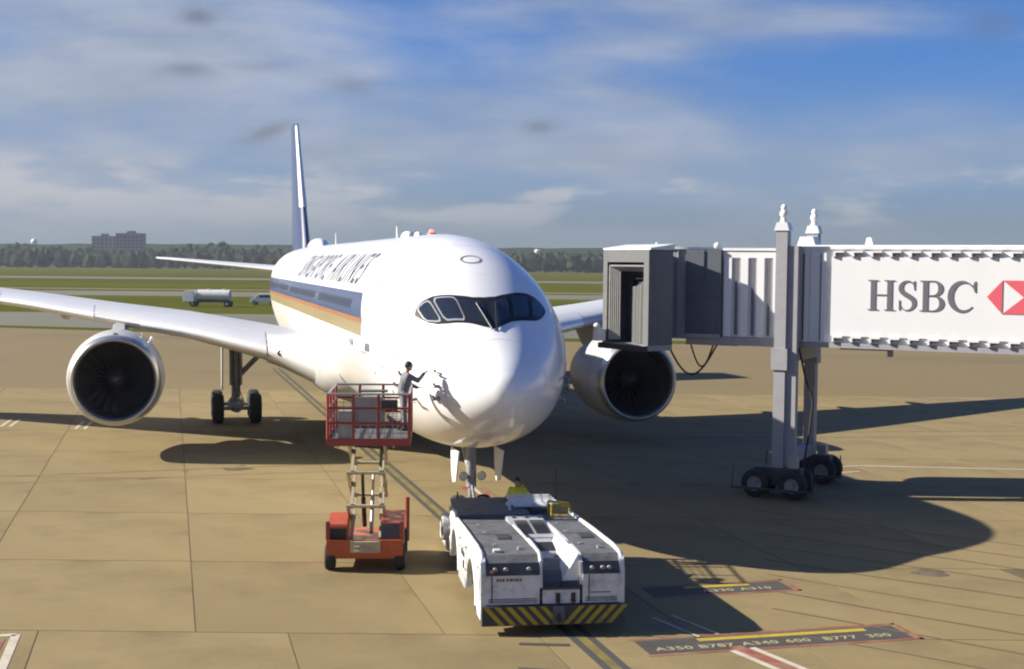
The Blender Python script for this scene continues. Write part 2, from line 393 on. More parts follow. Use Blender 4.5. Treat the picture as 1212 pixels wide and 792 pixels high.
# hose and pale lines on the ground behind the nose gear
o = strip(MB(), [(-1.6, 46.2), (.15, 38.6)], .30, .006); strip(o, [(-1.0, 46.0), (.62, 38.8)], .16, .006)
o = o.build('nose_stop_line', 'redmark'); o['kind'] = 'structure'
o = strip(MB(), [(-1.3, 46.1), (.38, 38.7)], .12, .009).build('nose_stop_white_line', 'whitemark'); o['kind'] = 'structure'
# dark sealant lines fanning across the right of the stand
random.seed(3)
for k in range(9):
    x0 = 5.6+.25*k; b = 25.2+1.75*k
    pts = []
    for i in range(9):
        x = x0+i*2.2; pts.append((x, b+2.9-.80*(x-x0)*.95+.12*math.sin(i*1.3+k)+random.uniform(-.05, .05)))
    o = strip(MB(), pts, random.uniform(.05, .10), .0045+.0001*k).build('joint_sealant', 'seal', apron)
# skid marks curving across the stand, oil stains
random.seed(9)
for k, (x, y, a, c, ln) in enumerate(((-14, 34, 1.9, .03, 26), (-10, 24, 2.2, -.03, 18), (-24, 44, .25, .012, 22), (-24, 45.6, .26, .012, 22), (8, 60, .1, .006, 30), (8, 61.9, .1, .006, 30), (-30, 72, .05, .004, 40))):
    pts = []
    for i in range(int(ln)):
        pts.append((x, y)); x += math.cos(a); y += math.sin(a); a += c*math.sin(i*.3)
    o = strip(MB(), pts, random.uniform(.16, .24), .0021+.0002*k).build('tyre_mark', 'tyremark', apron)
for k in range(12):
    x, y = random.uniform(-15, 14), random.uniform(24, 66)
    if abs(x)/y > .45: continue
    r = random.uniform(.08, .42); n = 14; ph = random.random()*6
    v = [(x+r*(1+.3*math.sin(3*t+ph)+random.uniform(-.12, .12))*math.cos(t)*1.3, y+r*(1+.3*math.sin(2*t+ph))*math.sin(t), .0013+.00002*k) for t in [2*PI*i/n for i in range(n)]]
    MB().add(v, [tuple(range(n))]).build('oil_stain', 'oil', apron)
# tyre marks and a thin steel cover line near the tug
o = strip(MB(), [(.2, 26.95), (1.2, 26.9)], .16, .011).build('drain_cover', 'blackpaint'); o['kind'] = 'structure'

# ------------------------------------------------------------------ far background
random.seed(11)
ico = bmesh.new(); bmesh.ops.create_icosphere(ico, subdivisions=1, radius=1); ico.verts.ensure_lookup_table()
IV = [v.co.copy() for v in ico.verts]; IF = [tuple(v.index for v in f.verts) for f in ico.faces]; ico.free()
bmesh_ = bmesh.new(); bmesh.ops.create_icosphere(bmesh_, subdivisions=2, radius=1); IV2 = [v.co.copy() for v in bmesh_.verts]; bmesh_.verts.index_update(); IF2 = [tuple(v.index for v in f.verts) for f in bmesh_.faces]; bmesh_.free()
def clump(mb, c, r, fl=.7):
    j = [v*(1+random.uniform(-.28, .28)) for v in IV]
    mb.add([(c[0]+v.x*r, c[1]+v.y*r, c[2]+v.z*r*fl) for v in j], IF)
mb = MB()
for row, (Y, h0, n) in enumerate(((1320, 15, 420), (1400, 20, 400), (1490, 24, 400))):
    for i in range(n):
        x = -1150+2300*(i+random.random())/n; y = Y+random.uniform(-30, 30)
        h = h0*(.86+.42*noise.noise(Vector((x*.011, row*3.1, 0)))+random.uniform(-.10, .13))
        if x < -300: h *= 1.0
        for k in range(6):
            a = random.random()*6.28; rr = random.uniform(0, 4.2)
            clump(mb, (x+rr*math.cos(a), y+rr*math.sin(a), h*random.uniform(.25, .92)), random.uniform(2.2, 4.6), random.uniform(.6, 1.1))
        clump(mb, (x, y, h*.55), 6.0, 1.5)
tag(mb.build('tree_line', 'leaf1'), 'dark hazy belt of trees along the horizon beyond the airfield', 'trees', kind='stuff')
rows = []
for j in range(9):
    row = []
    for i in range(161):
        x = -1800+3600*i/160; f = j/8
        h = (29+3.5*noise.noise(Vector((x*.004, .3, 0)))+1.6*noise.noise(Vector((x*.03, 1.3, 0)))+.9*noise.noise(Vector((x*.09, 2.3, 0))))*math.sin(f*PI/2)**.8
        row.append((x, 1610+170*f+6*noise.noise(Vector((x*.02, f*4, 0))), -1+h))
    rows.append(row)
MB().grid(rows).build('wooded_hill', 'leaf1', smooth=True)['kind'] = 'structure'
def far_block(x, y, w, d, h, floors, cols, label):
    t = thing('apartment_block', label, 'building', (x, y, 0), 0, 'apartment blocks on the horizon')
    box(-w/2, w/2, 0, d, 0, h).build('wall', 'farwall', t)
    box(-w/2-.4, w/2+.4, -.4, d+.4, h, h+1.2).build('roof', 'farwall', t)
    box(-w*.12, w*.18, d*.3, d*.7, h+1.2, h+4).build('lift_housing', 'farwall', t)
    m_ = box(-1.3, 1.3, -.12, .2, 0, 1.8).mesh('window', 'window')
    for i in range(cols):
        for k in range(floors):
            inst('window', m_, t, (-w/2+w*(i+.5)/cols, 0, h*.35+(h*.62)*(k+.2)/floors))
far_block(-437, 1560, 30, 16, 37, 6, 7, 'wide grey apartment block, right of the pair above the trees at far left')
far_block(-472, 1575, 24, 16, 34, 5, 5, 'lower stepped apartment block, left of the pair above the trees at far left')
t = thing('radar_dome', 'small white dome on a mast just above the far trees at the left edge', 'radome', (-545, 1560, 0))
MB().tube((0, 0, 0), (0, 0, 25), 2.2, 1.6).build('mast', 'farwall', t); MB().ball((0, 0, 27.5), 3.6, n=14, m=10).build('dome', 'white_plain', t, smooth=True)
t = thing('control_mast', 'slim pale mast with a cabin on the horizon between nose and airbridge', 'tower', (28, 1560, 0))
MB().tube((0, 0, 0), (0, 0, 21), 1.5, 1.2).build('mast', 'farwall', t); MB().lathe([(20, 1), (21, 3.2), (23.5, 3.5), (24.5, 2)], axis='z', n=12, cap1=True).build('cabin', 'white_plain', t)
# service vehicles on the far road
def wheels4(t, L_, Wd, r):
    w = MB().tube((0, -.14, 0), (0, .14, 0), r, n=14).mesh('wheel', 'tyre', smooth='auto')
    hb = MB().tube((0, -.16, 0), (0, .16, 0), r*.5, n=10).mesh('hub', 'hub')
    for x in (-L_, L_):
        for y in (-Wd, Wd):
            o = inst('wheel', w, t, (x, y, r)); inst('hub', hb, o)
t = thing('fuel_truck', 'white cab truck with a long grey green tank behind the starboard wing', 'truck', (-50.2, 228, -.04), R(176))
box(-3.4, 4.4, -1.1, 1.1, .75, .95).build('chassis', 'tugdark', t)
MB().prism([(2.6, .8), (4.5, .8), (4.5, 1.6), (4.15, 2.65), (2.7, 2.75)], -1.15, 1.15, 'y').build('cab', 'white_plain', t, bevel=.06, recalc=True)
MB().prism([(4.49, 1.62), (4.56, 1.62), (4.22, 2.5), (4.15, 2.5)], -1.0, 1.0, 'y').build('windscreen', 'glassdark', t, recalc=True)
MB().lathe([(-3.3, .2), (-3.2, .95), (2.2, .95), (2.3, .2)], (0, 0, 1.9), 'x', 20, True, True).build('tank', 'belly', t, smooth='auto')
box(-2.4, -1.9, -.25, .25, 2.8, 3.0).build('hatch', 'white_plain', t); box(.2, .7, -.25, .25, 2.8, 3.0).build('hatch', 'white_plain', t)
wheels4(t, 2.9, .95, .5)
t = thing('pickup_van', 'small white van parked on the far road beside the tail of the airliner', 'van', (-43.6, 240, -.04), R(184))
MB().prism([(-2.2, .45), (2.3, .45), (2.3, 1.1), (1.6, 1.25), (1.0, 1.95), (-2.2, 2.0)], -.9, .9, 'y').build('body', 'white_plain', t, bevel=.08, recalc=True)
box(-1.9, .7, -.92, .92, 1.3, 1.75).build('side_window', 'glassdark', t)
wheels4(t, 1.45, .82, .36)
# ------------------------------------------------------------------ airliner (local x = aft from the nose, y = starboard, z = up)
plane = thing('airliner', 'large white twin-engine passenger jet with a dark cockpit mask parked nose-in on the stand', 'airliner', (.02, 33.77, 0), PI/2+.242)
# fuselage stations: s, top z, bottom z, half width, exponent
ST=[(0,4.40,4.40,0),(.06,4.66,4.14,.27),(.2,4.87,3.92,.50),(.45,5.10,3.68,.78),(.8,5.33,3.44,1.07),(1.2,5.56,3.22,1.34),(1.7,5.83,3.01,1.63),(2.2,6.13,2.85,1.88),
(2.8,6.58,2.70,2.14),(3.4,7.02,2.58,2.36),(4.1,7.46,2.47,2.57),(5,7.86,2.37,2.68),(6,8.15,2.30,2.77),(7.2,8.36,2.26,2.82),(8.6,8.47,2.25,2.83),(10.5,8.5,2.25,2.83),
(42,8.5,2.25,2.83),(45,8.5,2.55,2.8),(49,8.49,3.25,2.65),(54,8.42,4.35,2.28),(58,8.3,5.2,1.75),(62,8.15,6.0,1.15),(65,7.95,6.6,.65),(66.6,7.6,6.95,.3)]
def prof(s):
    if s<=0: s=0
    for i in range(len(ST)-1):
        if s<=ST[i+1][0]:
            a,b=ST[i],ST[i+1]; t=(s-a[0])/(b[0]-a[0])
            # catmull-rom on each channel
            p=ST[max(i-1,0)];n=ST[min(i+2,len(ST)-1)]
            out=[]
            for c in (1,2,3):
                h=b[0]-a[0]
                m0=(b[c]-p[c])/(b[0]-p[0]) if i>0 else (b[c]-a[c])/h*1.0
                m1=(n[c]-a[c])/(n[0]-a[0]) if i+2<len(ST) else (b[c]-a[c])/h
                if i==0: m0=(b[c]-a[c])/h*1.6
                if abs(a[c]-b[c])<1e-6: out.append(a[c]); continue
                out.append((2*t**3-3*t*t+1)*a[c]+(t**3-2*t*t+t)*h*m0+(-2*t**3+3*t*t)*b[c]+(t**3-t*t)*h*m1)
            return out
    return list(ST[-1][1:])
def fus(s,th,off=0.0):
    """point on the skin: th 0 = starboard, 90deg = crown"""
    zt,zb,w=prof(s)
    zc=zb+(zt-zb)*.5; hz=(zt-zb)*.5
    return (s,(w+off)*math.cos(th),zc+(hz+off)*math.sin(th))

NS = 72
ss = [0, .015, .03, .06, .1, .15, .2, .28, .36, .45, .56, .68, .8, .95, 1.1, 1.3, 1.5, 1.75, 2, 2.3, 2.6, 3, 3.4, 3.8, 4.2, 4.6, 5, 5.5, 6, 6.6, 7.2, 8, 9, 10, 11.5, 14, 18, 23, 28, 33, 38, 42, 43.5, 45, 47, 49, 51.5, 54, 56, 58, 60, 62, 64, 65.5, 66.6]
rows = [[fus(s, 2*PI*i/NS) for i in range(NS)] for s in ss]
mb = MB().grid(rows, True); mb.add(rows[-1], [tuple(range(NS-1, -1, -1))])
fuse = mb.build('fuselage', 'white', plane, smooth=True, recalc=True)
def patch(s0, s1, t0, t1, off, ns=24, nt=6, fs0=None, fs1=None):
    """skin patch between two stations and two angles (degrees); stations may depend on the angle"""
    rows = []
    for j in range(nt+1):
        th = t0+(t1-t0)*j/nt
        a = fs0(th) if fs0 else s0; b = fs1(th) if fs1 else s1
        rows.append([fus(a+(b-a)*i/ns, R(th), off) for i in range(ns+1)])
    return MB().grid(rows)
def zline(zf, s):                              # angle on the skin at which height zf is met (starboard)
    zt, zb, w = prof(s); zc = (zt+zb)/2; return math.degrees(math.asin(max(-1, min(1, (zf-zc)/((zt-zb)/2)))))
def zpatch(za, zb_, s0, s1, off, ns=40, nt=5, side=1, lead=0.0):
    rows = []
    for j in range(nt+1):
        f = j/nt; row = []
        for i in range(ns+1):
            s = s0+lead*f+(s1-s0-lead*f)*(i/ns)
            lo = za(s) if callable(za) else za; hi = zb_(s) if callable(zb_) else zb_
            th = zline(lo+(hi-lo)*f, s)
            p = fus(s, R(th if side > 0 else 180-th), off); row.append(p)
        rows.append(row)
    return MB().grid(rows)
for sd_ in (1, -1):
    zpatch(5.93, 6.66, 7.5, 60, .006, side=sd_, lead=1.1).build('window_band', 'navy', fuse, smooth=True)
    zpatch(5.78, 5.93, 7.3, 60, .008, nt=2, side=sd_).build('orange_stripe', 'orange', fuse, smooth=True)
    zpatch(5.42, 5.775, 7.2, 60, .007, nt=2, side=sd_, lead=.1).build('gold_stripe_reflection', 'gold', fuse, smooth=True)  # gold livery stripe, wide and dull to carry a painted ground reflection
# cabin windows, starboard and port
cwm = MB().add([(.115*math.cos(a)*(1 if abs(math.cos(a)) < .7 else .95), .012, .17*math.sin(a)) for a in [2*PI*i/14 for i in range(14)]], [tuple(range(14))])
cwm.add([(.115*math.cos(a), -.02, .17*math.sin(a)) for a in [2*PI*i/14 for i in range(14)]], [])
cwm = cwm.mesh('cabin_window', 'black')
for k in range(72):
    s = 10.6+.635*k
    if s in () or 20.5 < s < 21.8 or 33.5 < s < 34.8: continue
    z = 6.28; th = R(zline(z, s)); p = fus(s, th, .012)
    inst('cabin_window', cwm, fuse, p, (0, 0, 0)).rotation_euler = (th*.9, 0, 0)
# doors: thin seam frames on the skin
def seam(s0, s1, z0, z1, side=1, w=.045):
    m_ = MB()
    for a, b, c, d in ((s0, s1, z0, z0+w), (s0, s1, z1-w, z1), (s0, s0+w, z0, z1), (s1-w, s1, z0, z1)):
        q = zpatch(c, d, a, b, .009, 4, 6, side); m_.add(q.v, q.f)
    return m_
for s0 in (6.3, 20.6, 40.5, 52.0):
    for sd_ in (1, -1): seam(s0, s0+1.08, 4.95, 6.88, sd_).build('cabin_door', 'steel', fuse)
# airline titles wrapped round the crown
def titles(side, word, sa, sb):
    me = text_mesh(word, 1.62, .25, .006, 1.22)
    xs = [v.co.x for v in me.vertices]; x0, x1 = min(xs), max(xs); ys = [v.co.y for v in me.vertices]; h = max(ys)
    bm = bmesh.new(); bm.from_mesh(me)
    for i in range(1, 6):
        r = bmesh.ops.bisect_plane(bm, geom=bm.verts[:]+bm.edges[:]+bm.faces[:], plane_co=(0, h*i/6, 0), plane_no=(0, 1, 0))
    bm.to_mesh(me); bm.free()
    for v in me.vertices:
        f = (v.co.x-x0)/(x1-x0); s = sb+(sa-sb)*f if side > 0 else sa+(sb-sa)*f
        th = 29+24.5*max(0, v.co.y)/h
        v.co = fus(s, R(th if side > 0 else 180-th), .010)
    me.materials.append(M['letter']); o = bpy.data.objects.new('titles', me); COL.objects.link(o); o.parent = fuse
titles(1, 'SINGAPORE', 20.9, 32.6); titles(1, 'AIRLINES', 10.6, 19.9)
titles(-1, 'SINGAPORE', 10.6, 22.3); titles(-1, 'AIRLINES', 23.3, 32.6)
# cockpit mask and six panes
PH = [0, 8, 17, 26, 33, 40, 45, 48, 50]
TP = [2.92, 2.96, 3.13, 3.34, 3.50, 3.58, 3.56, 3.50, 3.42]
BT = [1.80, 1.93, 2.15, 2.33, 2.45, 2.62, 2.85, 3.10, 3.36]
def li(x, xs, ys):
    x = abs(x)
    for i in range(len(xs)-1):
        if x <= xs[i+1]: return ys[i]+(ys[i+1]-ys[i])*(x-xs[i])/(xs[i+1]-xs[i])
    return ys[-1]
def wpatch(p0, p1, v0, v1, off, n=24, mm=8, rnd=.0):
    rows = []
    for j in range(n+1):
        f = j/n; ph = p0+(p1-p0)*f; a, b = li(ph, PH, BT), li(ph, PH, TP)
        e = rnd*(max(0, 1-f/.14)**2+max(0, 1-(1-f)/.14)**2)
        w0, w1 = v0+e*(v1-v0), v1-e*(v1-v0)
        rows.append([fus(a+(b-a)*(w0+(w1-w0)*i/mm), R(88-ph), off) for i in range(mm+1)])
    return MB().grid(rows)
cm = wpatch(-50, 50, 0, 1, .012, 60, 8).build('cockpit_mask', 'black', fuse, smooth=True)
for a, b in ((1.2, 17.5), (19, 34), (35.8, 46.5)):
    for sg in (1, -1):
        fr = wpatch(sg*a, sg*b, .07, .93, .022, 16, 8, .16).build('cockpit_frame', 'silver' if (sg < 0 and 0) or (sg > 0 and a > 18) else 'black', cm, smooth=True)
        wpatch(sg*(a+.9), sg*(b-.9), .13, .87, .032, 16, 8, .16).build('cockpit_window', 'glassdark', cm, smooth=True)
for sg in (1, -1):                                # wipers
    p, q = fus(1.72, R(88-sg*2), .05), fus(2.7, R(88-sg*7), .06)
    MB().tube(p, q, .022).build('wiper', 'black', fuse)
# probes, radome seam
rs = []
for w_ in (0, .007): rs.append([fus(1.35+w_, 2*PI*i/64, .006) for i in range(65)])
MB().grid(rs).build('radome_seam', 'steel', fuse)
for s_ in (5.75, 9.2, 13.6, 18.2):
    MB().grid([[fus(s_+w_, 2*PI*i/64, .004) for i in range(65)] for w_ in (0, .012)]).build('skin_seam', 'steel', fuse)
for s_, th in ((2.9, 22), (3.6, 8), (4.3, -6), (4.9, 12), (5.2, 30), (3.9, -20), (5.4, -14)):
    MB().grid([[fus(s_+r_*math.cos(a), R(th+r_*math.sin(a)*22), .006) for a in [2*PI*i/12 for i in range(13)]] for r_ in (.001, .055)]).build('static_port', 'steel', fuse)
for s, th in ((3.3, -12), (1.62, 14), (1.56, 1), (1.6, -12), (2.6, -18), (3.0, -2), (3.1, 192), (2.5, 198), (2.6, 182)):
    p = fus(s, R(th), 0); q = fus(s-.02, R(th), .16); r_ = fus(s-.26, R(th), .18)
    MB().tube(p, q, .05, .035).tube(q, r_, .035, .02).build('pitot_probe', 'strut', fuse, smooth='auto')
    MB().tube(fus(s-.02, R(th), .1), fus(s-.03, R(th+3), .17), .022, .034).build('probe_cover', 'redmark', fuse)
# oval hatch on the crown, wording at the doors
rows = []
for rr in (.17, .21): rows.append([fus(4.6+rr*1.2*math.cos(a), R(88+math.degrees(rr*.9*math.sin(a))/2.6*1.6), .008) for a in [2*PI*i/28 for i in range(29)]])
MB().grid(rows).build('escape_hatch', 'steel', fuse)
for body, s0, z0 in (('9V-SMF', 9.9, 5.02), ('A350', 6.5, 5.05)):
    me = text_mesh(body, .30, 0, .01, 1.1)
    for v in me.vertices:
        s = s0-v.co.x; v.co = fus(s, R(zline(z0+v.co.y, s)), .010)
    me.materials.append(M['letter']); o = bpy.data.objects.new('registration', me); COL.objects.link(o); o.parent = fuse
# crown fittings
def crown(s): return prof(s)[0]
def blade(s, h, c, m='white'):
    z = crown(s)-.03
    return MB().prism([(s, z), (s+c, z), (s+c, z+h), (s+c*.45, z+h)], -.03, .03, 'y')
blade(18, .48, .28).build('antenna', 'white', fuse, recalc=True)
blade(38, .62, .35).build('antenna', 'white', fuse, recalc=True)
MB().ball((15.8, 0, 8.5), .32, (1.6, .8, .7)).build('antenna_dome', 'white', fuse, smooth=True)
MB().ball((13.7, 0, 8.5), .2, (1.5, .7, .8)).build('antenna_dome', 'white', fuse, smooth=True)
bc = MB().tube((11.2, 0, 8.48), (11.2, 0, 8.58), .13).build('beacon_base', 'steel', fuse)
MB().ball((11.2, 0, 8.59), .075, (1, 1, 1.2)).build('beacon_lamp', 'beacon', bc, smooth=True)
rows = []
for j in range(13):
    f = j/12; w = .62*math.sin(PI*min(1, f*1.6+.06)*.5)*(1 if f < .7 else (1-f)/.3*.9+.1); h = .52*math.sin(PI*min(1, f*2+.04)/2)*(1 if f < .6 else (1-f)/.4*.9+.1)
    rows.append([(45.0+3.6*f, w*math.cos(PI*i/12), 8.44+h*math.sin(PI*i/12)) for i in range(13)])
MB().grid(rows).build('satcom_dome', 'white', fuse, smooth=True, recalc=True)

# ---- belly fairing
rows = []
for j in range(25):
    f = j/24; s = 17.5+22.5*f; e = math.sin(PI*min(1, f/.22)/2)*math.sin(PI*min(1, (1-f)/.3)/2)
    row = []
    for i in range(25):
        a = PI+PI*i/24; w = 2.35+.85*e
        row.append((s, w*math.cos(a), 4.0+(2.15)*e*.0-(1.45+.72*e)*abs(math.sin(a))**.8))
    rows.append(row)
MB().grid(rows).build('belly_fairing', 'belly', plane, smooth=True, recalc=True)

# ---- wings
def foil(le, c, y, z, th, n=14, twist=0.0):
    up, lo = [], []
    for i in range(n+1):
        x = (1-math.cos(PI*i/n))/2
        t_ = 5*th*(.2969*math.sqrt(x)-.126*x-.3516*x*x+.2843*x**3-.1036*x**4)
        cb = .018*4*x*(1-x)
        up.append((le+c*x, y, z+c*(t_+cb)-twist*x*c)); lo.append((le+c*x, y, z+c*(-t_*.8+cb)-twist*x*c))
    return up+lo[-2:0:-1]
# t, leading edge s, chord, height of leading edge, thickness
WS = [(2.0, 20.0, 13.8, 3.55, .14), (3.4, 20.95, 12.6, 3.75, .135), (5.2, 22.2, 11.2, 4.18, .13), (7.5, 23.9, 9.9, 4.68, .12), (10.5, 26.0, 8.6, 5.1, .115), (14, 28.5, 7.3, 5.62, .11), (18, 31.3, 6.1, 6.1, .105), (22, 34.1, 5.0, 6.55, .10), (26, 36.9, 3.9, 6.98, .10), (29, 39.0, 3.0, 7.35, .10), (31.3, 40.6, 2.3, 7.6, .09), (32.5, 41.8, 1.8, 8.1, .09), (33.2, 42.9, 1.2, 8.75, .08), (33.6, 44.0, .6, 9.4, .08)]
def wsec(t):
    for a, b in zip(WS, WS[1:]):
        if t <= b[0]:
            f = (t-a[0])/(b[0]-a[0]); return [a[i]+(b[i]-a[i])*f for i in range(5)]
    return list(WS[-1])
def mkwing(sg):
    rows = [foil(le, c, sg*t, z, th) for t, le, c, z, th in WS]
    mb = MB().grid(rows, True); mb.add(rows[-1], [tuple(range(len(rows[-1])))])
    w = mb.build('wing', 'wing', plane, smooth='auto', recalc=True)
    def slat(t0, t1):
        rr = []
        for k in range(7):
            t = t0+(t1-t0)*k/6; _, le, c, z, th = wsec(t)
            pts = []
            for i in range(13):                      # round the nose from upper 9% to lower 5%
                q = -1+2*i/12; x = (q*q)*(.115 if q < 0 else .05)
                t_ = 5*th*(.2969*math.sqrt(x)-.126*x-.3516*x*x+.2843*x**3-.1036*x**4); cb = .018*4*x*(1-x)
                zz = z+c*(cb+(t_ if q < 0 else -t_*.8)); out_ = .012
                pts.append((le+c*x-out_*(1.2-abs(q)), sg*t, zz+out_*(-q)*.8))
            rr.append(pts)
        return MB().grid(rr)
    for a, b in ((4.6, 9.5), (11.4, 15.4), (15.45, 19.4), (19.45, 23.4), (23.45, 27.4), (27.45, 30.2)):
        slat(a, b).build('slat', 'slat', w, smooth=True, recalc=True)
    # landing lamp in the wing root
    _, le, c, z, th = wsec(4.0)
    MB().ball((le+.02, sg*4.0, z+.1), .2, (.35, 1.1, .75), 16, 8).build('landing_lamp', 'black', w, smooth=True)
    MB().ball((le-.03, sg*4.0, z+.1), .12, (.35, 1.1, .8), 12, 8).build('lamp_lens', 'lampglass', w, smooth=True)
    for t in (8.2, 13.0, 17.2, 21.5):                 # flap track fairings
        _, le, c, z, th = wsec(t)
        o = MB().ball((le+c*.80, sg*t, z-.38), .38, (5.2, .62, .8), 12, 12).build('flap_fairing', 'belly', w, smooth=True)
    return w
wings = [mkwing(1), mkwing(-1)]
# wing root fillet
for sg in (1, -1):
    rows = []
    for k in range(5):
        f = k/4; t = 2.3+2.35*f; _, le, c, z, th = wsec(t)
        rows.append([(le-.9*(1-f)**2-.03+c*.30*(1-math.cos(PI*i/16))*1.0*(1 if 1 else 0), sg*t, z+(.16+1.1*(1-f)**2)*math.cos(PI*0)+0) for i in range(1)])
    rows = []
    for k in range(6):
        f = k/5; t = 2.2+2.35*f; _, le, c, z, th = wsec(t); row = []
        thk = c*th*.36*(1+.75*(1-f)**1.5)+.05
        for i in range(17):
            a = PI/2+PI*i/16
            row.append((le+c*.16+(c*.16+.05+1.5*(1-f)**2)*math.cos(a), sg*t, z+.10+thk*math.sin(a)))
        rows.append(row)
    MB().grid(rows).build('wing_root_fairing', 'white', plane, smooth=True, recalc=True)

# ---- tail
rows = []
for f in [i/8 for i in range(9)]:
    z = 8.1+(17.0-8.1)*f; le = 54.0+(61.8-54.0)*f; te = 64.6+(66.4-64.6)*f; c = te-le
    th = .105-.02*f
    pts = foil(le, c, 0, 0, th)
    rows.append([(p[0], p[2]-.018*4*c*0 if 0 else (p[2]-c*.018*4*((p[0]-le)/c)*(1-(p[0]-le)/c)), z) for p in pts])
mb = MB().grid(rows, True); mb.add(rows[-1], [tuple(range(len(rows[-1])))])
fin = mb.build('tail_fin', 'navy', plane, smooth='auto', recalc=True)
rr = []
for f in [i/8 for i in range(9)]:
    f_ = .34+.64*f
    z = 8.1+8.9*f_; le = 54.0+7.8*f_; te = 64.6+1.8*f_; c = te-le; th = .105-.02*f_
    rr.append([(le+c*x-.012, sg*5*th*c*(.2969*math.sqrt(x)-.126*x)*.97+sg*.012, z) for sg, x in ((-1, .05), (-1, .028), (-1, .012), (-1, .003), (1, 0), (1, .003), (1, .012), (1, .028), (1, .05))])
MB().grid(rr).build('fin_leading_edge', 'slat', fin, smooth=True, recalc=True)
for sg in (1, -1):
    rows = [foil(le, c, sg*t, z, .09) for t, le, c, z in ((.4, 57.0, 5.8, 6.9), (4.5, 60.2, 4.0, 7.3), (8.6, 63.3, 2.35, 7.68), (9.35, 64.4, 1.5, 7.75))]
    mb = MB().grid(rows, True); mb.add(rows[-1], [tuple(range(len(rows[-1])))])
    mb.build('tailplane', 'slat', plane, smooth='auto', recalc=True)
MB().lathe([(0, .32), (1.3, .22), (1.3, .15)], (66.5, 0, 7.25), 'x', 16, True, True).build('exhaust_cone', 'steel', plane, smooth='auto')

# ---- engines
fan = MB()
for i in range(2): pass
def blade_mesh():
    rows = []
    for k in range(7):
        f = k/6; r = .42+1.03*f; tw = R(20+42*f); w = .17+.13*f
        rows.append([(x*math.cos(tw)*w, x*math.sin(tw)*w+.10*f*f, r) for x in (-1, -.4, .4, 1)])
    return MB().grid(rows).mesh('fan_blade', 'blade', smooth=True)
blm = blade_mesh()
def mkengine(sg, zc, sc=1.0):
    s0 = 20.6; y = sg*10.5; o = (0, 0, 0)
    # a parent mesh: outer cowl and inner duct
    outer = [(0, 1.70), (-.02, 1.73)]
    cowl = [(.30, 1.845), (.6, 1.90), (1.0, 1.94), (1.8, 1.965), (2.8, 1.95), (3.8, 1.86), (4.8, 1.68), (5.4, 1.52), (5.38, 1.48), (4.6, 1.5)]
    inner = [(.30, 1.56), (.7, 1.50), (1.2, 1.49), (2.6, 1.49)]
    e = MB().lathe(cowl, o, 'x', 64).build('engine', 'nacelle', plane, smooth='auto', loc=(s0, y, zc))
    lip = [(.30, 1.845), (.16, 1.80), (.06, 1.745), (.015, 1.70), (0, 1.665), (.02, 1.63), (.08, 1.595), (.18, 1.57), (.30, 1.56)]
    MB().lathe(lip, o, 'x', 64).build('intake_lip', 'lip', e, smooth=True)
    MB().lathe(inner, o, 'x', 48).build('intake_duct', 'dark', e, smooth=True)
    MB().lathe([(1.6, .02), (1.62, 1.5)], o, 'x', 40).build('fan_disc', 'black', e)
    MB().lathe([(.75, .01), (.78, .08), (.9, .19), (1.1, .32), (1.3, .42), (1.5, .46)], o, 'x', 24).build('spinner', 'blade', e, smooth=True)
    for i in range(22): inst('fan_blade', blm, e, (1.35, 0, 0), (2*PI*i/22, 0, 0))
    MB().lathe([(4.6, 1.5), (4.7, .95), (5.6, .82), (6.6, .55), (6.65, .5), (6.0, .45), (7.2, .06)], o, 'x', 32).build('core_nozzle', 'strut', e, smooth='auto')
    # pylon from the crown of the nacelle to the leading edge
    _, le, c, z, th = wsec(10.5); dz = z-zc; dl = le-s0
    for wdt, nm in ((.30, 'pylon'),):
        m_ = MB().prism([(1.5, 1.75), (2.2, 2.02), (dl-.9, dz-.42), (dl-.15, dz-.02), (dl+.5, dz+.12), (dl+3.5, dz-.25), (dl+2.0, dz-1.2), (3.8, 1.5)], -wdt, wdt, 'y')
        m_.build(nm, 'nacelle', e, recalc=True, bevel=.09, smooth='auto')
    # strake and small vent
    ys = -sg*1.0
    MB().prism([(.9, 1.55), (1.9, 1.50), (1.85, 1.86), (1.5, 1.84)], -sg*1.02-.02, -sg*1.02+.02, 'y').build('strake', 'nacelle', e, recalc=True)
    if sg > 0:
        MB().tube((.8, -1.25, 1.42), (.75, -1.42, 1.62), .035).ball((.75, -1.45, 1.66), .085, (1, 1, 1.3)).build('drain_fitting', 'white', e, smooth=True)
    MB().ball((.48, 0, 1.885), .1, (1, 1.1, .35)).build('vent', 'black', e)
    # cowl seam
    MB().lathe([(1.32, 1.957), (1.36, 1.959)], o, 'x', 64).build('cowl_seam', 'strut', e)
    return e
e1 = mkengine(1, 3.03); e2 = mkengine(-1, 2.80)
for e_ in (e1, e2): e_.scale = (1, .93, .93)
e1.location.y = 10.32

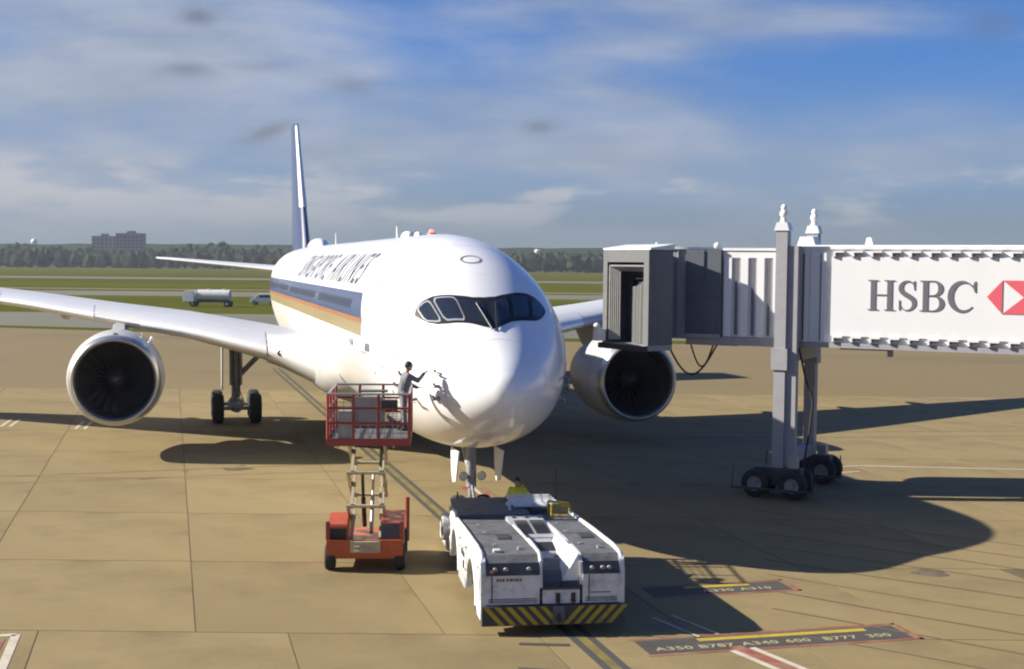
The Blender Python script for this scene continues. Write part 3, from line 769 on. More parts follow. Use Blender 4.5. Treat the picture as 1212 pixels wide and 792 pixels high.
# ---- landing gear
def wheel_mesh(r, w):
    p = [(-w*.5, r*.52), (-w*.5, r*.80), (-w*.40, r*.95), (-w*.22, r), (w*.22, r), (w*.40, r*.95), (w*.5, r*.80), (w*.5, r*.52)]
    t_ = MB().lathe(p, (0, 0, 0), 'y', 32).mesh('wheel', 'tyre', smooth='auto', recalc=True)
    h_ = MB().lathe([(-w*.42, .03), (-w*.42, r*.2), (-w*.30, r*.25), (-w*.36, r*.5), (-w*.5, r*.525), (w*.5, r*.525), (w*.36, r*.5), (w*.30, r*.25), (w*.42, r*.2), (w*.42, .03)], (0, 0, 0), 'y', 24).mesh('hub', 'hub', smooth='auto', recalc=True)
    return t_, h_
MW = wheel_mesh(.70, .53)
NW = wheel_mesh(.53, .38)
def maingear(sg):
    s, t = 33.3, sg*5.3
    g_ = MB().tube((0, 0, .85), (0, 0, 2.2), .21).tube((0, 0, 1.7), (.1, 0, 4.4), .30, .34).build('main_landing_gear', 'strut', plane, smooth='auto', loc=(s, t, 0))
    MB().tube((-1.05, 0, .72), (1.05, 0, .72), .24).ball((0, 0, .80), .40).build('bogie_beam', 'strut', g_, smooth='auto')
    for ax in (-1.02, 1.02):
        MB().tube((ax, -.95, .70), (ax, .95, .70), .09).build('axle', 'strut', g_, smooth='auto')
        for yy in (-.865, .865):
            w = inst('wheel', MW[0], g_, (ax, yy, .70)); inst('hub', MW[1], w)
    MB().tube((.05, 0, 2.0), (0, -sg*1.15, 3.2), .13).tube((0, -sg*1.15, 3.2), (0, -sg*2.2, 4.1), .13).build('side_brace', 'strut', g_, smooth='auto')
    MB().tube((.05, 0, 3.3), (0, -sg*1.15, 3.2), .06).tube((0, -sg*1.15, 3.2), (-.2, -sg*.7, 4.2), .05).build('lock_link', 'strut', g_, smooth='auto')
    MB().path([(-.2, 0, 2.0), (-.48, 0, 1.6), (-.25, 0, 1.1)], .06).build('torque_link', 'strut', g_, smooth='auto')
    MB().path([(-.2, .12, 3.9), (-.28, .14, 2.5), (-.30, .1, 1.5), (-.5, .3, .95)], .02).path([(-.2, -.1, 3.9), (-.3, -.12, 2.6), (-.26, -.16, 1.5), (-.5, -.35, .95)], .02).build('brake_hose', 'rubber', g_)
    MB().prism([(-.75, 1.55), (.75, 1.55), (1.0, 4.1), (-1.0, 4.1)], sg*.62, sg*.67, 'y').build('gear_door', 'belly', g_, recalc=True)
    return g_
maingear(1); maingear(-1)
g_ = MB().tube((0, 0, .5), (0, 0, 1.5), .09).tube((0, 0, 1.3), (.12, 0, 2.8), .145).build('nose_landing_gear', 'strut', plane, smooth='auto', loc=(4.7, 0, 0))
MB().tube((0, -.5, .53), (0, .5, .53), .075).build('axle', 'strut', g_, smooth='auto')
for yy in (-.36, .36):
    w = inst('wheel', NW[0], g_, (0, yy, .53)); inst('hub', NW[1], w)
MB().tube((.05, 0, 1.5), (1.5, 0, 2.6), .07).build('drag_brace', 'strut', g_, smooth='auto')
MB().path([(-.1, 0, 1.35), (-.4, 0, 1.0), (-.1, 0, .62)], .045).build('torque_link', 'strut', g_)
for yy in (-.26, .26):
    l_ = MB().tube((-.16, yy, 1.62), (-.02, yy, 1.62), .13, .08, 14).build('taxi_lamp', 'black', g_, smooth='auto')
    MB().tube((-.175, yy, 1.62), (-.163, yy, 1.62), .11, n=14).build('lens', 'lampglass', l_)
for yy in (.62, -.62):
    dr = MB().prism([(-1.25, 2.46), (-.2, 2.46), (-.28, 1.80), (-.5, 1.52), (-.9, 1.60), (-1.05, 2.0)], yy-.02, yy+.02, 'y').build('gear_door', 'white_plain', g_, recalc=True)
# ------------------------------------------------------------------ passenger boarding bridge (local x to the right along its face, y away)
br = thing('boarding_bridge', 'white airbridge raised on two lift columns, standing clear of the jet on its port side', 'airbridge', (10.4, 44.5, 0), R(-27.4))
Z0, Z1 = 5.13, 8.16
XE = 24.0
tA = box(-1.5, XE, 0, 2.9, Z0, Z1).build('outer_tunnel', 'bridge', br)
box(-1.52, XE, -.05, 2.95, Z1, Z1+.09).build('roof_edge', 'bridge', tA); box(-1.52, XE, -.06, 2.96, Z0-.17, Z0-.003).build('floor_beam', 'bridgegrey', tA)
box(-.02, 19.0, -.07, -.003, Z0+.22, Z1-.24).build('sign_panel', 'bridge', tA)
rib = box(-.075, .075, -.10, -.002, Z0, Z1-.003).mesh('rib', 'bridge'); ribd = box(-.03, .03, -.05, -.003, Z0+.06, Z1-.15).mesh('rib_gap', 'bridgedark')
for x in (-1.40, -.82, -.26): inst('rib', rib, tA, (x, 0, 0))
for x in (-1.12, -.54): inst('rib_gap', ribd, tA, (x+.18, 0, 0))
brk = MB().box(-.17, .17, -.17, -.003, .03, .085).box(-.17, -.10, -.17, -.003, -.10, .028).mesh('bracket', 'bridge')
brs = MB().box(-.17, .13, -.055, -.001, -.045, .03).box(-.17, -.12, -.055, -.001, -.13, -.047).mesh('bracket_shadow_mesh', 'hsbcgrey')  # dark L strips that paint the shade under each bracket
for i in range(30):
    x = .22+.605*i
    for z in (Z1-.14, Z0+.13):
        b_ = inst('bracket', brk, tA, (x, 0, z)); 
        inst('bracket_shadow', brs, tA, (x, -.071+.0, z))
# inner tunnel, ribbed
tB = box(-3.75, -1.503, .12, 2.78, Z0+.07, Z1-.06).build('inner_tunnel', 'bridge', br)
box(-3.75, -1.503, .02, 2.88, Z1-.06, Z1+.03).build('roof_edge', 'bridge', tB)
box(-3.75, -1.503, .03, 2.87, Z0-.22, Z0+.065).build('floor_beam', 'bridgegrey', tB)
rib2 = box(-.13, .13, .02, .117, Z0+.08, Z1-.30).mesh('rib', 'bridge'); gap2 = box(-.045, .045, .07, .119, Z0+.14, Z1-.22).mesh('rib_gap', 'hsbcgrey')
for x in (-3.55, -2.98, -2.42, -1.86): inst('rib', rib2, tB, (x, 0, 0))
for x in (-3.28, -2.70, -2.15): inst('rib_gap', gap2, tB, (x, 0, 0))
box(-3.74, -1.51, .06, .1, Z1-.30, Z1-.10).build('header', 'bridge', tB)
# dark end section, rotunda drum
dk = box(-5.0, -3.76, -.10, 2.95, Z0+.04, Z1-.03).build('end_section', 'bridgedark', br)
box(-5.0, -3.76, -.16, -.103, Z0+.02, Z0+.14).build('trim', 'bridgegrey', dk); box(-4.42, -4.34, -.15, -.103, Z0+.15, Z1-.05).build('panel_seam', 'bridgedark', dk); box(-4.98, -3.78, -.15, -.103, 6.55, 6.62).build('panel_seam', 'bridgedark', dk)
box(-5.0, -3.2, .0, 2.9, Z0-.24, Z0+.035).build('floor_beam', 'bridgegrey', dk)
dr = MB().tube((-5.55, 1.35, Z0-.05), (-5.55, 1.35, Z1-.02), 1.42, n=32).build('rotunda_drum', 'bridgegrey', br, smooth='auto')
MB().tube((-5.55, 1.35, Z1-.018), (-5.55, 1.35, Z1+.06), 1.5, n=32).build('drum_roof', 'bridge', dr, smooth='auto')
MB().box(-6.35, -6.0, -.35, .02, 6.2, 7.4).build('control_window', 'glassdark', dr)
for k in range(9):
    a = R(200+k*16); MB().tube((-5.55+1.43*math.cos(a), 1.35+1.43*math.sin(a), Z0), (-5.55+1.43*math.cos(a), 1.35+1.43*math.sin(a), Z1-.05), .03, n=6).build('slat', 'bridgegrey', dr)
fl = MB().tube((-6.1, -.05, Z1+.05), (-6.1, -.05, Z1+.22), .04).box(-6.24, -5.94, -.2, .1, Z1-.15, Z1+.12).build('flood_lamp', 'white_plain', dr)
MB().ball((-4.0, .2, Z1+.1), .12).build('roof_lamp', 'white_plain', dk, smooth=True)
# cab: open mouth turned towards the fuselage
cabM = br.matrix_basis.inverted() if False else (Matrix.Translation((10.4, 44.5, 0)) @ Matrix.Rotation(R(-27.4), 4, 'Z')).inverted() @ Matrix.Translation((3.86, 46.6, 0)) @ Matrix.Rotation(math.atan2(.5, .86), 4, 'Z')
c0, c1 = 4.90, 8.10
hw = 1.32
def cabpart(mb, name, m, parent, **k):
    o = mb.build(name, m, parent, **k)
    if parent is br: o.matrix_local = cabM
    return o
cab = cabpart(MB().box(.33, 1.0, -hw, -hw+.10, c0, c1).box(.33, 1.0, hw-.10, hw, c0, c1).box(.9, 1.0, -hw+.1, hw-.1, c0, c1), 'cab', 'bridgedark', br)
MB().prism([(.0, c1+.003), (1.0, c1+.003), (1.0, c1+.20), (.0, c1+.06)], -hw-.08, hw+.08, 'y').build('cab_roof', 'bridge', cab, recalc=True)
box(-.1, 1.0, -hw, hw, c0-.18, c0-.003).build('cab_floor', 'bridgegrey', cab)
MB().box(-.02, .33, -hw-.03, -hw+.26, c0, c1).box(-.02, .33, hw-.22, hw+.03, c0, c1).box(-.02, .33, -hw+.263, hw-.223, c1-.42, c1).build('mouth_frame', 'canopy', cab)
box(-.22, -.02, -hw-.02, hw+.02, c0-.20, c0-.02).build('bumper', 'rubber', cab)
# folded canopy: pleats inside the mouth
for k in range(6):
    x = .05+.05*k
    MB().path([(x, -hw+.30+.05*k, c0+.1), (x, -hw+.30+.05*k, c1-.55-.03*k), (x, hw-.3-.05*k, c1-.55-.03*k), (x, hw-.3-.05*k, c0+.1)], .035, 6).build('canopy_hoop', 'steel', cab)
wav = []
for i in range(25):
    y = -hw+.28+1.25*i/24; wav.append([(.42+.05*math.sin(i*1.7), y, c0+.02), (.42+.05*math.sin(i*1.7), y, c0+1.2), (.46+.05*math.sin(i*1.7+.4), y+.02, c1-1.25+.8*(1-i/24)**2), ])
MB().grid(wav).build('canopy_fabric', 'canopy', cab, smooth=True)
box(.82, .895, -.75, .75, c0, c1-.9).build('inner_doorway', 'black', cab)
MB().ball((-.35, hw-.1, c0+.55), .12).tube((-.02, hw-.1, c0+.4), (-.35, hw-.1, c0+.5), .04).box(-.42, -.08, hw-.25, hw+.02, c0+.05, c0+.45).build('fender_light', 'white_plain', cab, smooth='auto')
# lift columns
for yy, nm in ((-.42, 0), (3.32, 1)):
    col = MB().box(-1.72, -1.34, yy-.2, yy+.2, .95, 8.75).build('lift_column', 'bridgegrey', br)
    if not nm: MB().box(-1.337, -1.0, yy-.10, yy+.2, 1.0, 8.25).build('inner_mast', 'bridgegrey', col)
    MB().prism([(-1.78, 8.753), (-1.28, 8.753), (-1.36, 9.02), (-1.7, 9.02)], yy-.24, yy+.24, 'y').build('column_cap', 'bridge', col, recalc=True)
    MB().tube((-1.53, yy, 9.02), (-1.53, yy, 9.22), .13, .07, 12).ball((-1.53, yy, 9.3), .14, (1, 1, 1.1)).ball((-1.53, yy, 9.5), .10, (1, 1, 1.2)).build('finial_lamp', 'white_plain', col, smooth='auto')
    box(-1.80, -1.26, yy-.26, yy+.26, 4.2, 4.9).build('collar', 'bridgegrey', col)
    MB().box(-1.2, -.9, yy-.16, yy+.16, .98, 1.35).build('foot_bracket', 'steel', col)
MB().box(-1.7, -1.2, -.22, 3.12, 4.45, 4.88).build('cross_beam', 'bridgegrey', br); MB().box(-1.62, -1.30, -.22, 3.12, 1.0, 1.4).build('cross_beam', 'bridgegrey', br)
MB().prism([(-1.85, 8.3), (-1.2, 8.3), (-1.3, 8.62), (-1.75, 8.62)], 2.3, 3.1, 'y').build('rear_gusset', 'bridge', br, recalc=True)
# wheel bogies
bw = wheel_mesh(.47, .36); bhub = bw[1].copy(); bhub.materials[0] = M['strut']
for yy in (-.42, 3.32):
    bo = MB().box(-2.3, -.75, yy-.22, yy+.22, .38, .98).build('wheel_bogie', 'tugdark', br)
    for xx in (-1.55-.62, -1.55+.62):
        for dy in (-.46, .46):
            w = inst('wheel', bw[0], bo, (xx, yy+dy, .47)); inst('hub', bhub, w)
    MB().tube((-2.17, yy-.6, .47), (-2.17, yy+.6, .47), .08).tube((-.93, yy-.6, .47), (-.93, yy+.6, .47), .08).build('axle', 'strut', bo)
    MB().box(-2.9, -.2, yy-.75, yy-.70, .28, .36).tube((-.2, yy-.72, .32), (-.25, yy-.72, 1.1), .02).tube((-2.9, yy-.72, .32), (-2.85, yy-.72, 1.1), .02).build('guard_rail', 'tugdark', bo)
# hoses and cables
def sag(p, q, d, n=12):
    p, q = Vector(p), Vector(q)
    return [p+(q-p)*(i/n)+Vector((0, 0, -d*math.sin(PI*i/n))) for i in range(n+1)]
MB().path(sag((-5.9, .4, Z0-.1), (-4.0, .4, Z0-.2), 1.15), .035).build('cable_loop', 'rubber', br, smooth='auto')
MB().path(sag((-5.2, .9, Z0-.1), (-4.3, .9, Z0-.2), .9), .03).build('cable_loop', 'rubber', br, smooth='auto')
MB().path([(-1.0, -.2, Z0-.2), (-.75, -.3, 4.0), (-.48, -.3, 3.2), (-.55, -.35, 2.3), (-.75, -.3, 1.0)], .035).build('hanging_cable', 'rubber', br, smooth='auto')
MB().path([(.2, .4, Z0-.2), (1.9, .4, Z0-.2)], .04).box(1.75, 1.9, .3, .5, Z0-.42, Z0-.2).build('conduit', 'bridgegrey', br)
MB().path([(-1.3, 1.0, Z1+.12), (8, 1.0, Z1+.14), (19, 1.0, Z1+.13)], .03).build('roof_cable', 'bridge', br)
MB().ball((7.2, .4, Z1+.12), .13).build('roof_lamp', 'white_plain', br)
rc = MB().tube((20.5, 1.45, 0), (20.5, 1.45, Z0-.17), .5, n=24).build('support_column', 'bridgegrey', br, smooth='auto')
# sign: HSBC and its hexagon
def sgn(mb, name, m, z=0): return mb.build(name, m, tA)
def plate(mb, poly, y0=-.092, y1=-.073): return mb.prism(poly, y0, y1, 'y')
def ribbon(pts, wid, x0, z0, y0=-.092, y1=-.073):
    n = len(pts); lft, rgt = [], []
    for i in range(n):
        a = Vector(pts[max(i-1, 0)]); b = Vector(pts[min(i+1, n-1)]); d = (b-a).normalized(); nn = Vector((-d.y, d.x)); w = wid[i]/2; p = Vector(pts[i])
        lft.append(p+nn*w); rgt.append(p-nn*w)
    m_ = MB(); v = []
    for y in (y0, y1):
        for l_, r_ in zip(lft, rgt): v += [(x0+l_.x, y, z0+l_.y), (x0+r_.x, y, z0+r_.y)]
    o = 2*n; f = []
    for i in range(n-1):
        a, b, c, d = 2*i, 2*i+1, 2*i+3, 2*i+2; f += [(a, b, c, d), (o+a, o+d, o+c, o+b), (a, d, o+d, o+a), (b, o+b, o+c, c)]
    f += [(0, o, o+1, 1), (2*n-2, 2*n-1, o+2*n-1, o+2*n-2)]
    return m_.add(v, f)
LZ = 6.215; LH = .97
m_ = MB()
for a, b in ((.09, .25), (.61, .77)): plate(m_, [(1.17+a, LZ), (1.17+b, LZ), (1.17+b, LZ+LH), (1.17+a, LZ+LH)])
for c in (.17, .69):
    for z in (0, LH-.035): plate(m_, [(1.17+c-.17, LZ+z), (1.17+c+.17, LZ+z), (1.17+c+.17, LZ+z+.035), (1.17+c-.17, LZ+z+.035)], -.094, -.0931)
plate(m_, [(1.17+.25, LZ+.47), (1.17+.61, LZ+.47), (1.17+.61, LZ+.515), (1.17+.25, LZ+.515)])
sgn(m_, 'letter', 'hsbcgrey')
def arc(cx, cz, rx, rz, a0, a1, n): return [(cx+rx*math.cos(R(a0+(a1-a0)*i/n)), cz+rz*math.sin(R(a0+(a1-a0)*i/n))) for i in range(n+1)]
S = arc(.30, .725, .215, .215, 15, 205, 14)[:-1]+[(.13, .60), (.24, .52), (.36, .45), (.47, .37)]+arc(.28, .245, .225, .225, 20, -200, 16)
wS = [.035, .03, .035, .04, .05, .055, .06, .07, .085, .10, .12, .135, .14, .15][:14]+[.15, .16, .16, .155]+[.15, .14, .13, .11, .09, .07, .055, .045, .04, .035, .03, .03, .03, .03, .03, .03, .035][:17]
m_ = ribbon(S, wS, 2.12, LZ); plate(m_, [(2.12+.50, LZ+.66), (2.12+.525, LZ+.66), (2.12+.525, LZ+.95), (2.12+.48, LZ+.95)], -.0935, -.0731); plate(m_, [(2.12+.04, LZ+.02), (2.12+.07, LZ+.02), (2.12+.055, LZ+.34), (2.12+.03, LZ+.34)], -.0935, -.0731)
sgn(m_, 'letter', 'hsbcgrey')
bx = 2.80
m_ = MB(); plate(m_, [(bx+.09, LZ), (bx+.25, LZ), (bx+.25, LZ+LH), (bx+.09, LZ+LH)])
for z in (0, LH-.035): plate(m_, [(bx, LZ+z), (bx+.30, LZ+z), (bx+.30, LZ+z+.035), (bx, LZ+z+.035)], -.094, -.0931)
for cz, rz, rx in ((.725, .228, .23), (.255, .237, .27)):
    A = [(.25, cz+rz)]+arc(.40, cz, rx, rz, 90, -90, 14)+[(.25, cz-rz)]
    Wd = [.035]+[.04, .05, .065, .085, .11, .13, .145, .15, .145, .13, .11, .085, .065, .05, .04]+[.035]
    q = ribbon(A, Wd, bx, LZ, -.0925, -.0732); m_.add(q.v, q.f)
sgn(m_, 'letter', 'hsbcgrey')
cx_ = 3.66
A = arc(.45, .485, .38, .455, 42, 318, 26)
Wd = [.03+.14*max(0, math.sin(R((i/26)*180)))**1.5 for i in range(27)]
m_ = ribbon(A, Wd, cx_, LZ); plate(m_, [(cx_+.80, LZ+.62), (cx_+.83, LZ+.62), (cx_+.83, LZ+.96), (cx_+.785, LZ+.96), (cx_+.73, LZ+.80)], -.0935, -.0731)
sgn(m_, 'letter', 'hsbcgrey')
lx0, lx1, lx2, lx3 = 4.82, 5.27, 6.52, 6.97; zc_ = 6.71; hh = .515; mid = (lx1+lx2)/2
for poly in ([(lx0, zc_), (lx1, zc_-hh), (lx1, zc_+hh)], [(lx3, zc_), (lx2, zc_+hh), (lx2, zc_-hh)], [(lx1+.01, zc_+hh), (mid, zc_), (lx2-.01, zc_+hh)], [(lx1+.01, zc_-hh), (lx2-.01, zc_-hh), (mid, zc_)]):
    sgn(plate(MB(), poly), 'emblem_triangle', 'hsbcred')

# ------------------------------------------------------------------ scissor lift
lf = thing('scissor_lift', 'red scissor lift raised beside the nose with its caged platform up', 'scissor lift', (-3.62, 34.45, 0), R(3))
ch = MB().box(-.93, .93, -1.25, 1.25, .32, .62).build('chassis', 'red', lf, bevel=.03)
box(-.93, .93, -1.34, -1.253, .42, .80).build('front_plate', 'red', ch)
MB().prism([(-1.15, .623), (.2, .623), (.2, 1.08), (-.25, 1.30), (-1.05, 1.12)], -.92, -.42, 'x').build('engine_cover', 'red', ch, recalc=True, bevel=.03)
box(-.88, -.46, -1.17, -1.153, .66, 1.05).build('cover_grille', 'black', ch)
MB().prism([(-1.15, .623), (.9, .623), (.9, 1.05), (-1.05, 1.12)], .38, .92, 'x').build('tank_cover', 'tugdark', ch, recalc=True, bevel=.03)
box(.36, .94, -1.0, .8, 1.122, 1.16).build('cover_lid', 'redrail', ch)
for x in (-.9, .9): MB().box(x-.05, x+.05, -1.3, -1.2, .8, 1.25).build('post', 'redrail', ch)
MB().tube((.98, 1.1, .3), (.98, 1.1, 1.45), .06).build('post', 'redrail', ch)
box(-.35, .38, -1.40, -1.343, .50, .78).build('control_box', 'cream', ch)
for k in range(3): MB().tube((-.25, -1.45, .55+.11*k), (.3, -1.45, .55+.11*k), .022).build('bar', 'cream', ch)
lw = wheel_mesh(.33, .26)
for x in (-.86, .86):
    for y in (-.98, .98):
        w = inst('wheel', lw[0], lf, (x, y, .33), (0, 0, PI/2)); inst('hub', lw[1], w)
# scissor stacks
n_st = 3; zb, zt = .72, 3.22; hst = (zt-zb)/n_st; yl = .86
for k in range(n_st):
    a, b = zb+hst*k, zb+hst*(k+1)
    for sx in (-1, 1):
        for inner in (0, 1):
            x = sx*(.44-.09*inner); y0, y1 = (-yl, yl) if inner else (yl, -yl)
            MB().box(-.03, .03, -.5, .5, -.065, .065).tube((-.05, 0, 0), (.05, 0, 0), .075)
            L_ = math.hypot(y1-y0, b-a); an = math.atan2(b-a, y1-y0)
            m2 = MB().box(-.035, .035, -L_/2, L_/2, -.07, .07, Matrix.Translation((x, 0, (a+b)/2)) @ Matrix.Rotation(an, 4, 'X'))
            m2.tube((x-.05, 0, (a+b)/2), (x+.05, 0, (a+b)/2), .07).build('scissor_arm', 'cream', lf, smooth='auto')
    for y in (-yl, yl): MB().tube((-.48, y, b), (.48, y, b), .045).build('cross_tube', 'cream', lf, smooth='auto')
MB().tube((-.1, .5, zb+.1), (-.1, -.2, zb+hst*1.1), .06, .06).tube((-.1, -.2, zb+hst*1.1), (-.1, -.6, zb+hst*1.9), .04).build('hydraulic_ram', 'black', lf, smooth='auto')
MB().tube((.12, -.5, zb+.1), (.12, .2, zb+hst*1.1), .05).tube((.12, .2, zb+hst*1.1), (.12, .5, zb+hst*1.7), .035).build('hydraulic_ram', 'steel', lf, smooth='auto')
# platform with cage
DX0, DX1, DY0, DY1, DZ = -.86, 1.08, -1.95, .72, 3.32
pf = box(DX0, DX1, DY0, DY1, DZ-.1, DZ).build('platform', 'deck', lf)
for q in ((DX0-.03, DX0-.002, DY0, DY1), (DX1+.002, DX1+.03, DY0, DY1), (DX0-.03, DX1+.03, DY0-.03, DY0-.002), (DX0-.03, DX1+.03, DY1+.002, DY1+.03)): box(*q, DZ-.12, DZ+.06).build('toe_board', 'redrail', pf)
ps = [(DX0, DY0), (DX1, DY0), (DX0, DY1), (DX1, DY1), (DX0, -1.1), (DX0, -.2), (DX1, -1.1), (DX1, -.2), (-.25, DY0), (.35, DY0), (-.25, DY1), (.35, DY1)]
for i, (x, y) in enumerate(ps): MB().tube((x, y, DZ), (x, y, DZ+1.12), .036).build('cage_post', 'redrail', pf, smooth='auto')
for z, m3 in ((DZ+.42, 'redrail'), (DZ+.78, 'redrail'), (DZ+1.12, 'steel')):
    for a, b in (((DX0, DY0), (DX1, DY0)), ((DX0, DY1), (DX1, DY1)), ((DX0, DY0), (DX0, DY1)), ((DX1, DY0), (DX1, DY1))):
        MB().tube((*a, z), (*b, z), .028).build('guard_rail', m3, pf, smooth='auto')
box(-.25, .45, DY0+.5, DY0+.56, DZ+.30, DZ+1.0).build('equipment_panel', 'steel', pf)
box(-.10, .55, DY0+.30, DY0+.60, DZ+1.142, DZ+1.18).build('work_tray', 'deck', pf)
MB().box(-.62, -.30, DY0+.1, DY0+.45, DZ+.003, DZ+.7).build('tool_locker', 'steel', pf)
box(.42, .80, DY0+.04, DY0+.22, DZ+.72, DZ+.98).build('control_panel', 'tugdark', pf)
for x in (-.86+.25, .96-.25): MB().tube((x, DY0, DZ-.14), (x, -.86+.0, zt+.02), .03).build('strut', 'cream', pf)

for sx, xx in ((-1, DX0), (1, DX1)):
    m_ = MB()
    for i in range(1, 13): m_.tube((xx, DY0+(DY1-DY0)*i/13, DZ+.06), (xx, DY0+(DY1-DY0)*i/13, DZ+.78), .009, n=5)
    for z in (.18, .30, .54, .66): m_.tube((xx, DY0, DZ+z), (xx, DY1, DZ+z), .008, n=5)
    tag(m_.build('mesh_infill', 'redrail', pf), kind='stuff')
for yy in (DY0, DY1):
    m_ = MB()
    for i in range(1, 10): m_.tube((DX0+(DX1-DX0)*i/10, yy, DZ+.06), (DX0+(DX1-DX0)*i/10, yy, DZ+.78), .009, n=5)
    for z in (.18, .30, .54, .66): m_.tube((DX0, yy, DZ+z), (DX1, yy, DZ+z), .008, n=5)
    tag(m_.build('mesh_infill', 'steel', pf), kind='stuff')

# ------------------------------------------------------------------ people
def person(label, loc, rz, pose, top, legs, vest=None, group=None, cap=None):
    P_ = {k: Vector(v) for k, v in pose.items()}
    t = thing('person', label, 'person', loc, rz, group)
    def caps(lst, balls, name, m, vox, parent):
        mb = MB()
        for a, b, r1, r2 in lst:
            mb.tube(a, b, r1, r2, 12); mb.ball(a, r1, n=12, m=8); mb.ball(b, r2, n=12, m=8)
        for c, r, sc in balls: mb.ball(c, r, sc, 14, 10)
        o = mb.build(name, m, parent, smooth=True)
        md = o.modifiers.new('remesh', 'REMESH'); md.mode = 'VOXEL'; md.voxel_size = vox; md.use_smooth_shade = True
        sm = o.modifiers.new('smooth', 'SMOOTH'); sm.iterations = 3; sm.factor = .5
        return o
    limbs, balls = [], []
    pel, ch, nk, hd = P_['pelvis'], P_['chest'], P_['neck'], P_['head']
    up = (hd-nk).normalized()
    limbs += [(nk-up*.05, hd-up*.05, .055, .055)]
    balls += [(hd, .10, (.80, .96, 1.18)), (hd+Vector((0, .045, -.07)), .062, (.9, .8, .8)), (hd+Vector((0, .105, -.012)), .018, (.8, 1.1, 1.5))]
    for s_ in (-1, 1): balls += [(hd+Vector((s_*.082, -.005, -.01)), .028, (.5, .8, 1.2))]
    tor = [(pel, ch, .135, .15)]
    balls += [(pel, .15, (1.1, .8, .8)), (ch, .17, (1.12, .72, 1.0))]
    cl, lg = [], []
    for s_, k in ((-1, 'l'), (1, 'r')):
        sh, el_, wr, hn = P_['sh'+k], P_['el'+k], P_['wr'+k], P_['ha'+k]
        limbs += [(sh, el_, .052, .040), (el_, wr, .040, .028)]
        cl += [(sh, el_, .080, .064), (el_, wr+(el_-wr)*.12, .062, .048)]
        d = (hn-wr).normalized(); side = d.cross(Vector((0, 0, 1)));
        if side.length < .1: side = Vector((0, 1, 0))
        side.normalize(); nrm = side.cross(d).normalized()
        for q in range(4):                              # palm and four unequal bent fingers
            o_ = side*(.033-.022*q); k0 = hn+o_; ln = (.075, .085, .080, .062)[q]
            limbs.append((wr+o_*.5, k0, .020, .013)); k1 = k0+d*ln*.5-nrm*.008; k2 = k1+d*ln*.32-nrm*.028
            limbs += [(k0, k1, .0115, .010), (k1, k2, .010, .009)]
        th0 = wr+d*.03+side*.025; th1 = th0+side*.035+d*.03; limbs += [(th0, th1, .014, .012), (th1, th1+d*.035, .012, .010)]
        hp, kn, an_ = P_['hp'+k], P_['kn'+k], P_['an'+k]
        limbs += [(hp, kn, .085, .058), (kn, an_, .056, .038), (an_, an_+Vector((0, .13, -.045)), .04, .03)]
        lg += [(hp, kn, .102, .075), (kn, an_+Vector((0, 0, .04)), .075, .062)]
    limbs += tor+[(P_['shl'], P_['shr'], .06, .06)]
    body = caps(limbs, balls, 'body', 'skin', .0085, t)
    caps([(pel+Vector((0, 0, .02)), ch, .150, .165), (P_['shl']*.9+ch*.1, P_['shr']*.9+ch*.1, .075, .075)]+cl, [(ch, .185, (1.12, .74, 1.0))], 'jacket', top, .012, t)
    caps(lg+[(P_['hpl'], P_['hpr'], .11, .11)], [(pel, .168, (1.08, .82, .75))], 'trousers', legs, .012, t)
    for k in 'lr':
        a = P_['an'+k]; MB().tube(a+Vector((0, 0, -.03)), a+Vector((0, 0, .12)), .060, .062, 12).box(a.x-.05, a.x+.05, a.y-.08, a.y+.19, a.z-.09, a.z-.02).ball(a+Vector((0, .12, -.025)), .05, (1, 1.6, .9)).build('boot', 'boot', t, smooth='auto')
    if vest:
        v = caps([(pel+Vector((0, 0, .06)), ch+Vector((0, 0, .05)), .168, .180)], [(ch, .198, (1.12, .76, 1.02))], 'vest', vest, .014, t)
        for z in (.35, .7):
            c = pel+(ch-pel)*z; rows = [[(c.x+.216*math.cos(a), c.y+.183*math.sin(a), c.z+dz) for a in [2*PI*i/20 for i in range(20)]] for dz in (-.025, .025)]
            MB().grid(rows, True).build('reflective_band', 'hivisband', v, smooth=True)
    if cap:
        MB().ball(hd+Vector((0, -.005, .03)), .112, (.84, .98, .95), 16, 10).box(hd.x-.06, hd.x+.06, hd.y+.05, hd.y+.17, hd.z+.04, hd.z+.052).build('cap', cap, t, smooth='auto')
    else: MB().ball(hd+Vector((0, -.018, .022)), .108, (.84, .98, 1.10), 16, 10).build('hair', 'hair', t, smooth=True)
    for s_ in (-1, 1): MB().ball(hd+Vector((s_*.033, .088, .008)), .010, n=8, m=6).build('eye', 'black', t)
    MB().box(hd.x-.022, hd.x+.022, hd.y+.086, hd.y+.096, hd.z-.062, hd.z-.054).build('mouth', 'redrail', t)
    return t
person('engineer in grey overalls on the raised lift reaching to the jet nose', (-2.76, 34.72, 3.32), R(-72),
       dict(pelvis=(0, 0, .95), chest=(0, .07, 1.28), neck=(0, .10, 1.47), head=(0, .14, 1.63), shl=(-.19, .09, 1.40), shr=(.19, .09, 1.40), ell=(-.26, .20, 1.16), elr=(.25, .32, 1.28), wrl=(-.16, .42, 1.06), wrr=(.14, .52, 1.46), hal=(-.14, .50, 1.08), har=(.13, .58, 1.50),
            hpl=(-.09, 0, .92), hpr=(.09, 0, .92), knl=(-.12, .06, .50), knr=(.12, .0, .50), anl=(-.13, -.04, .09), anr=(.13, .02, .09)), 'overall', 'overall', cap='tugdark')
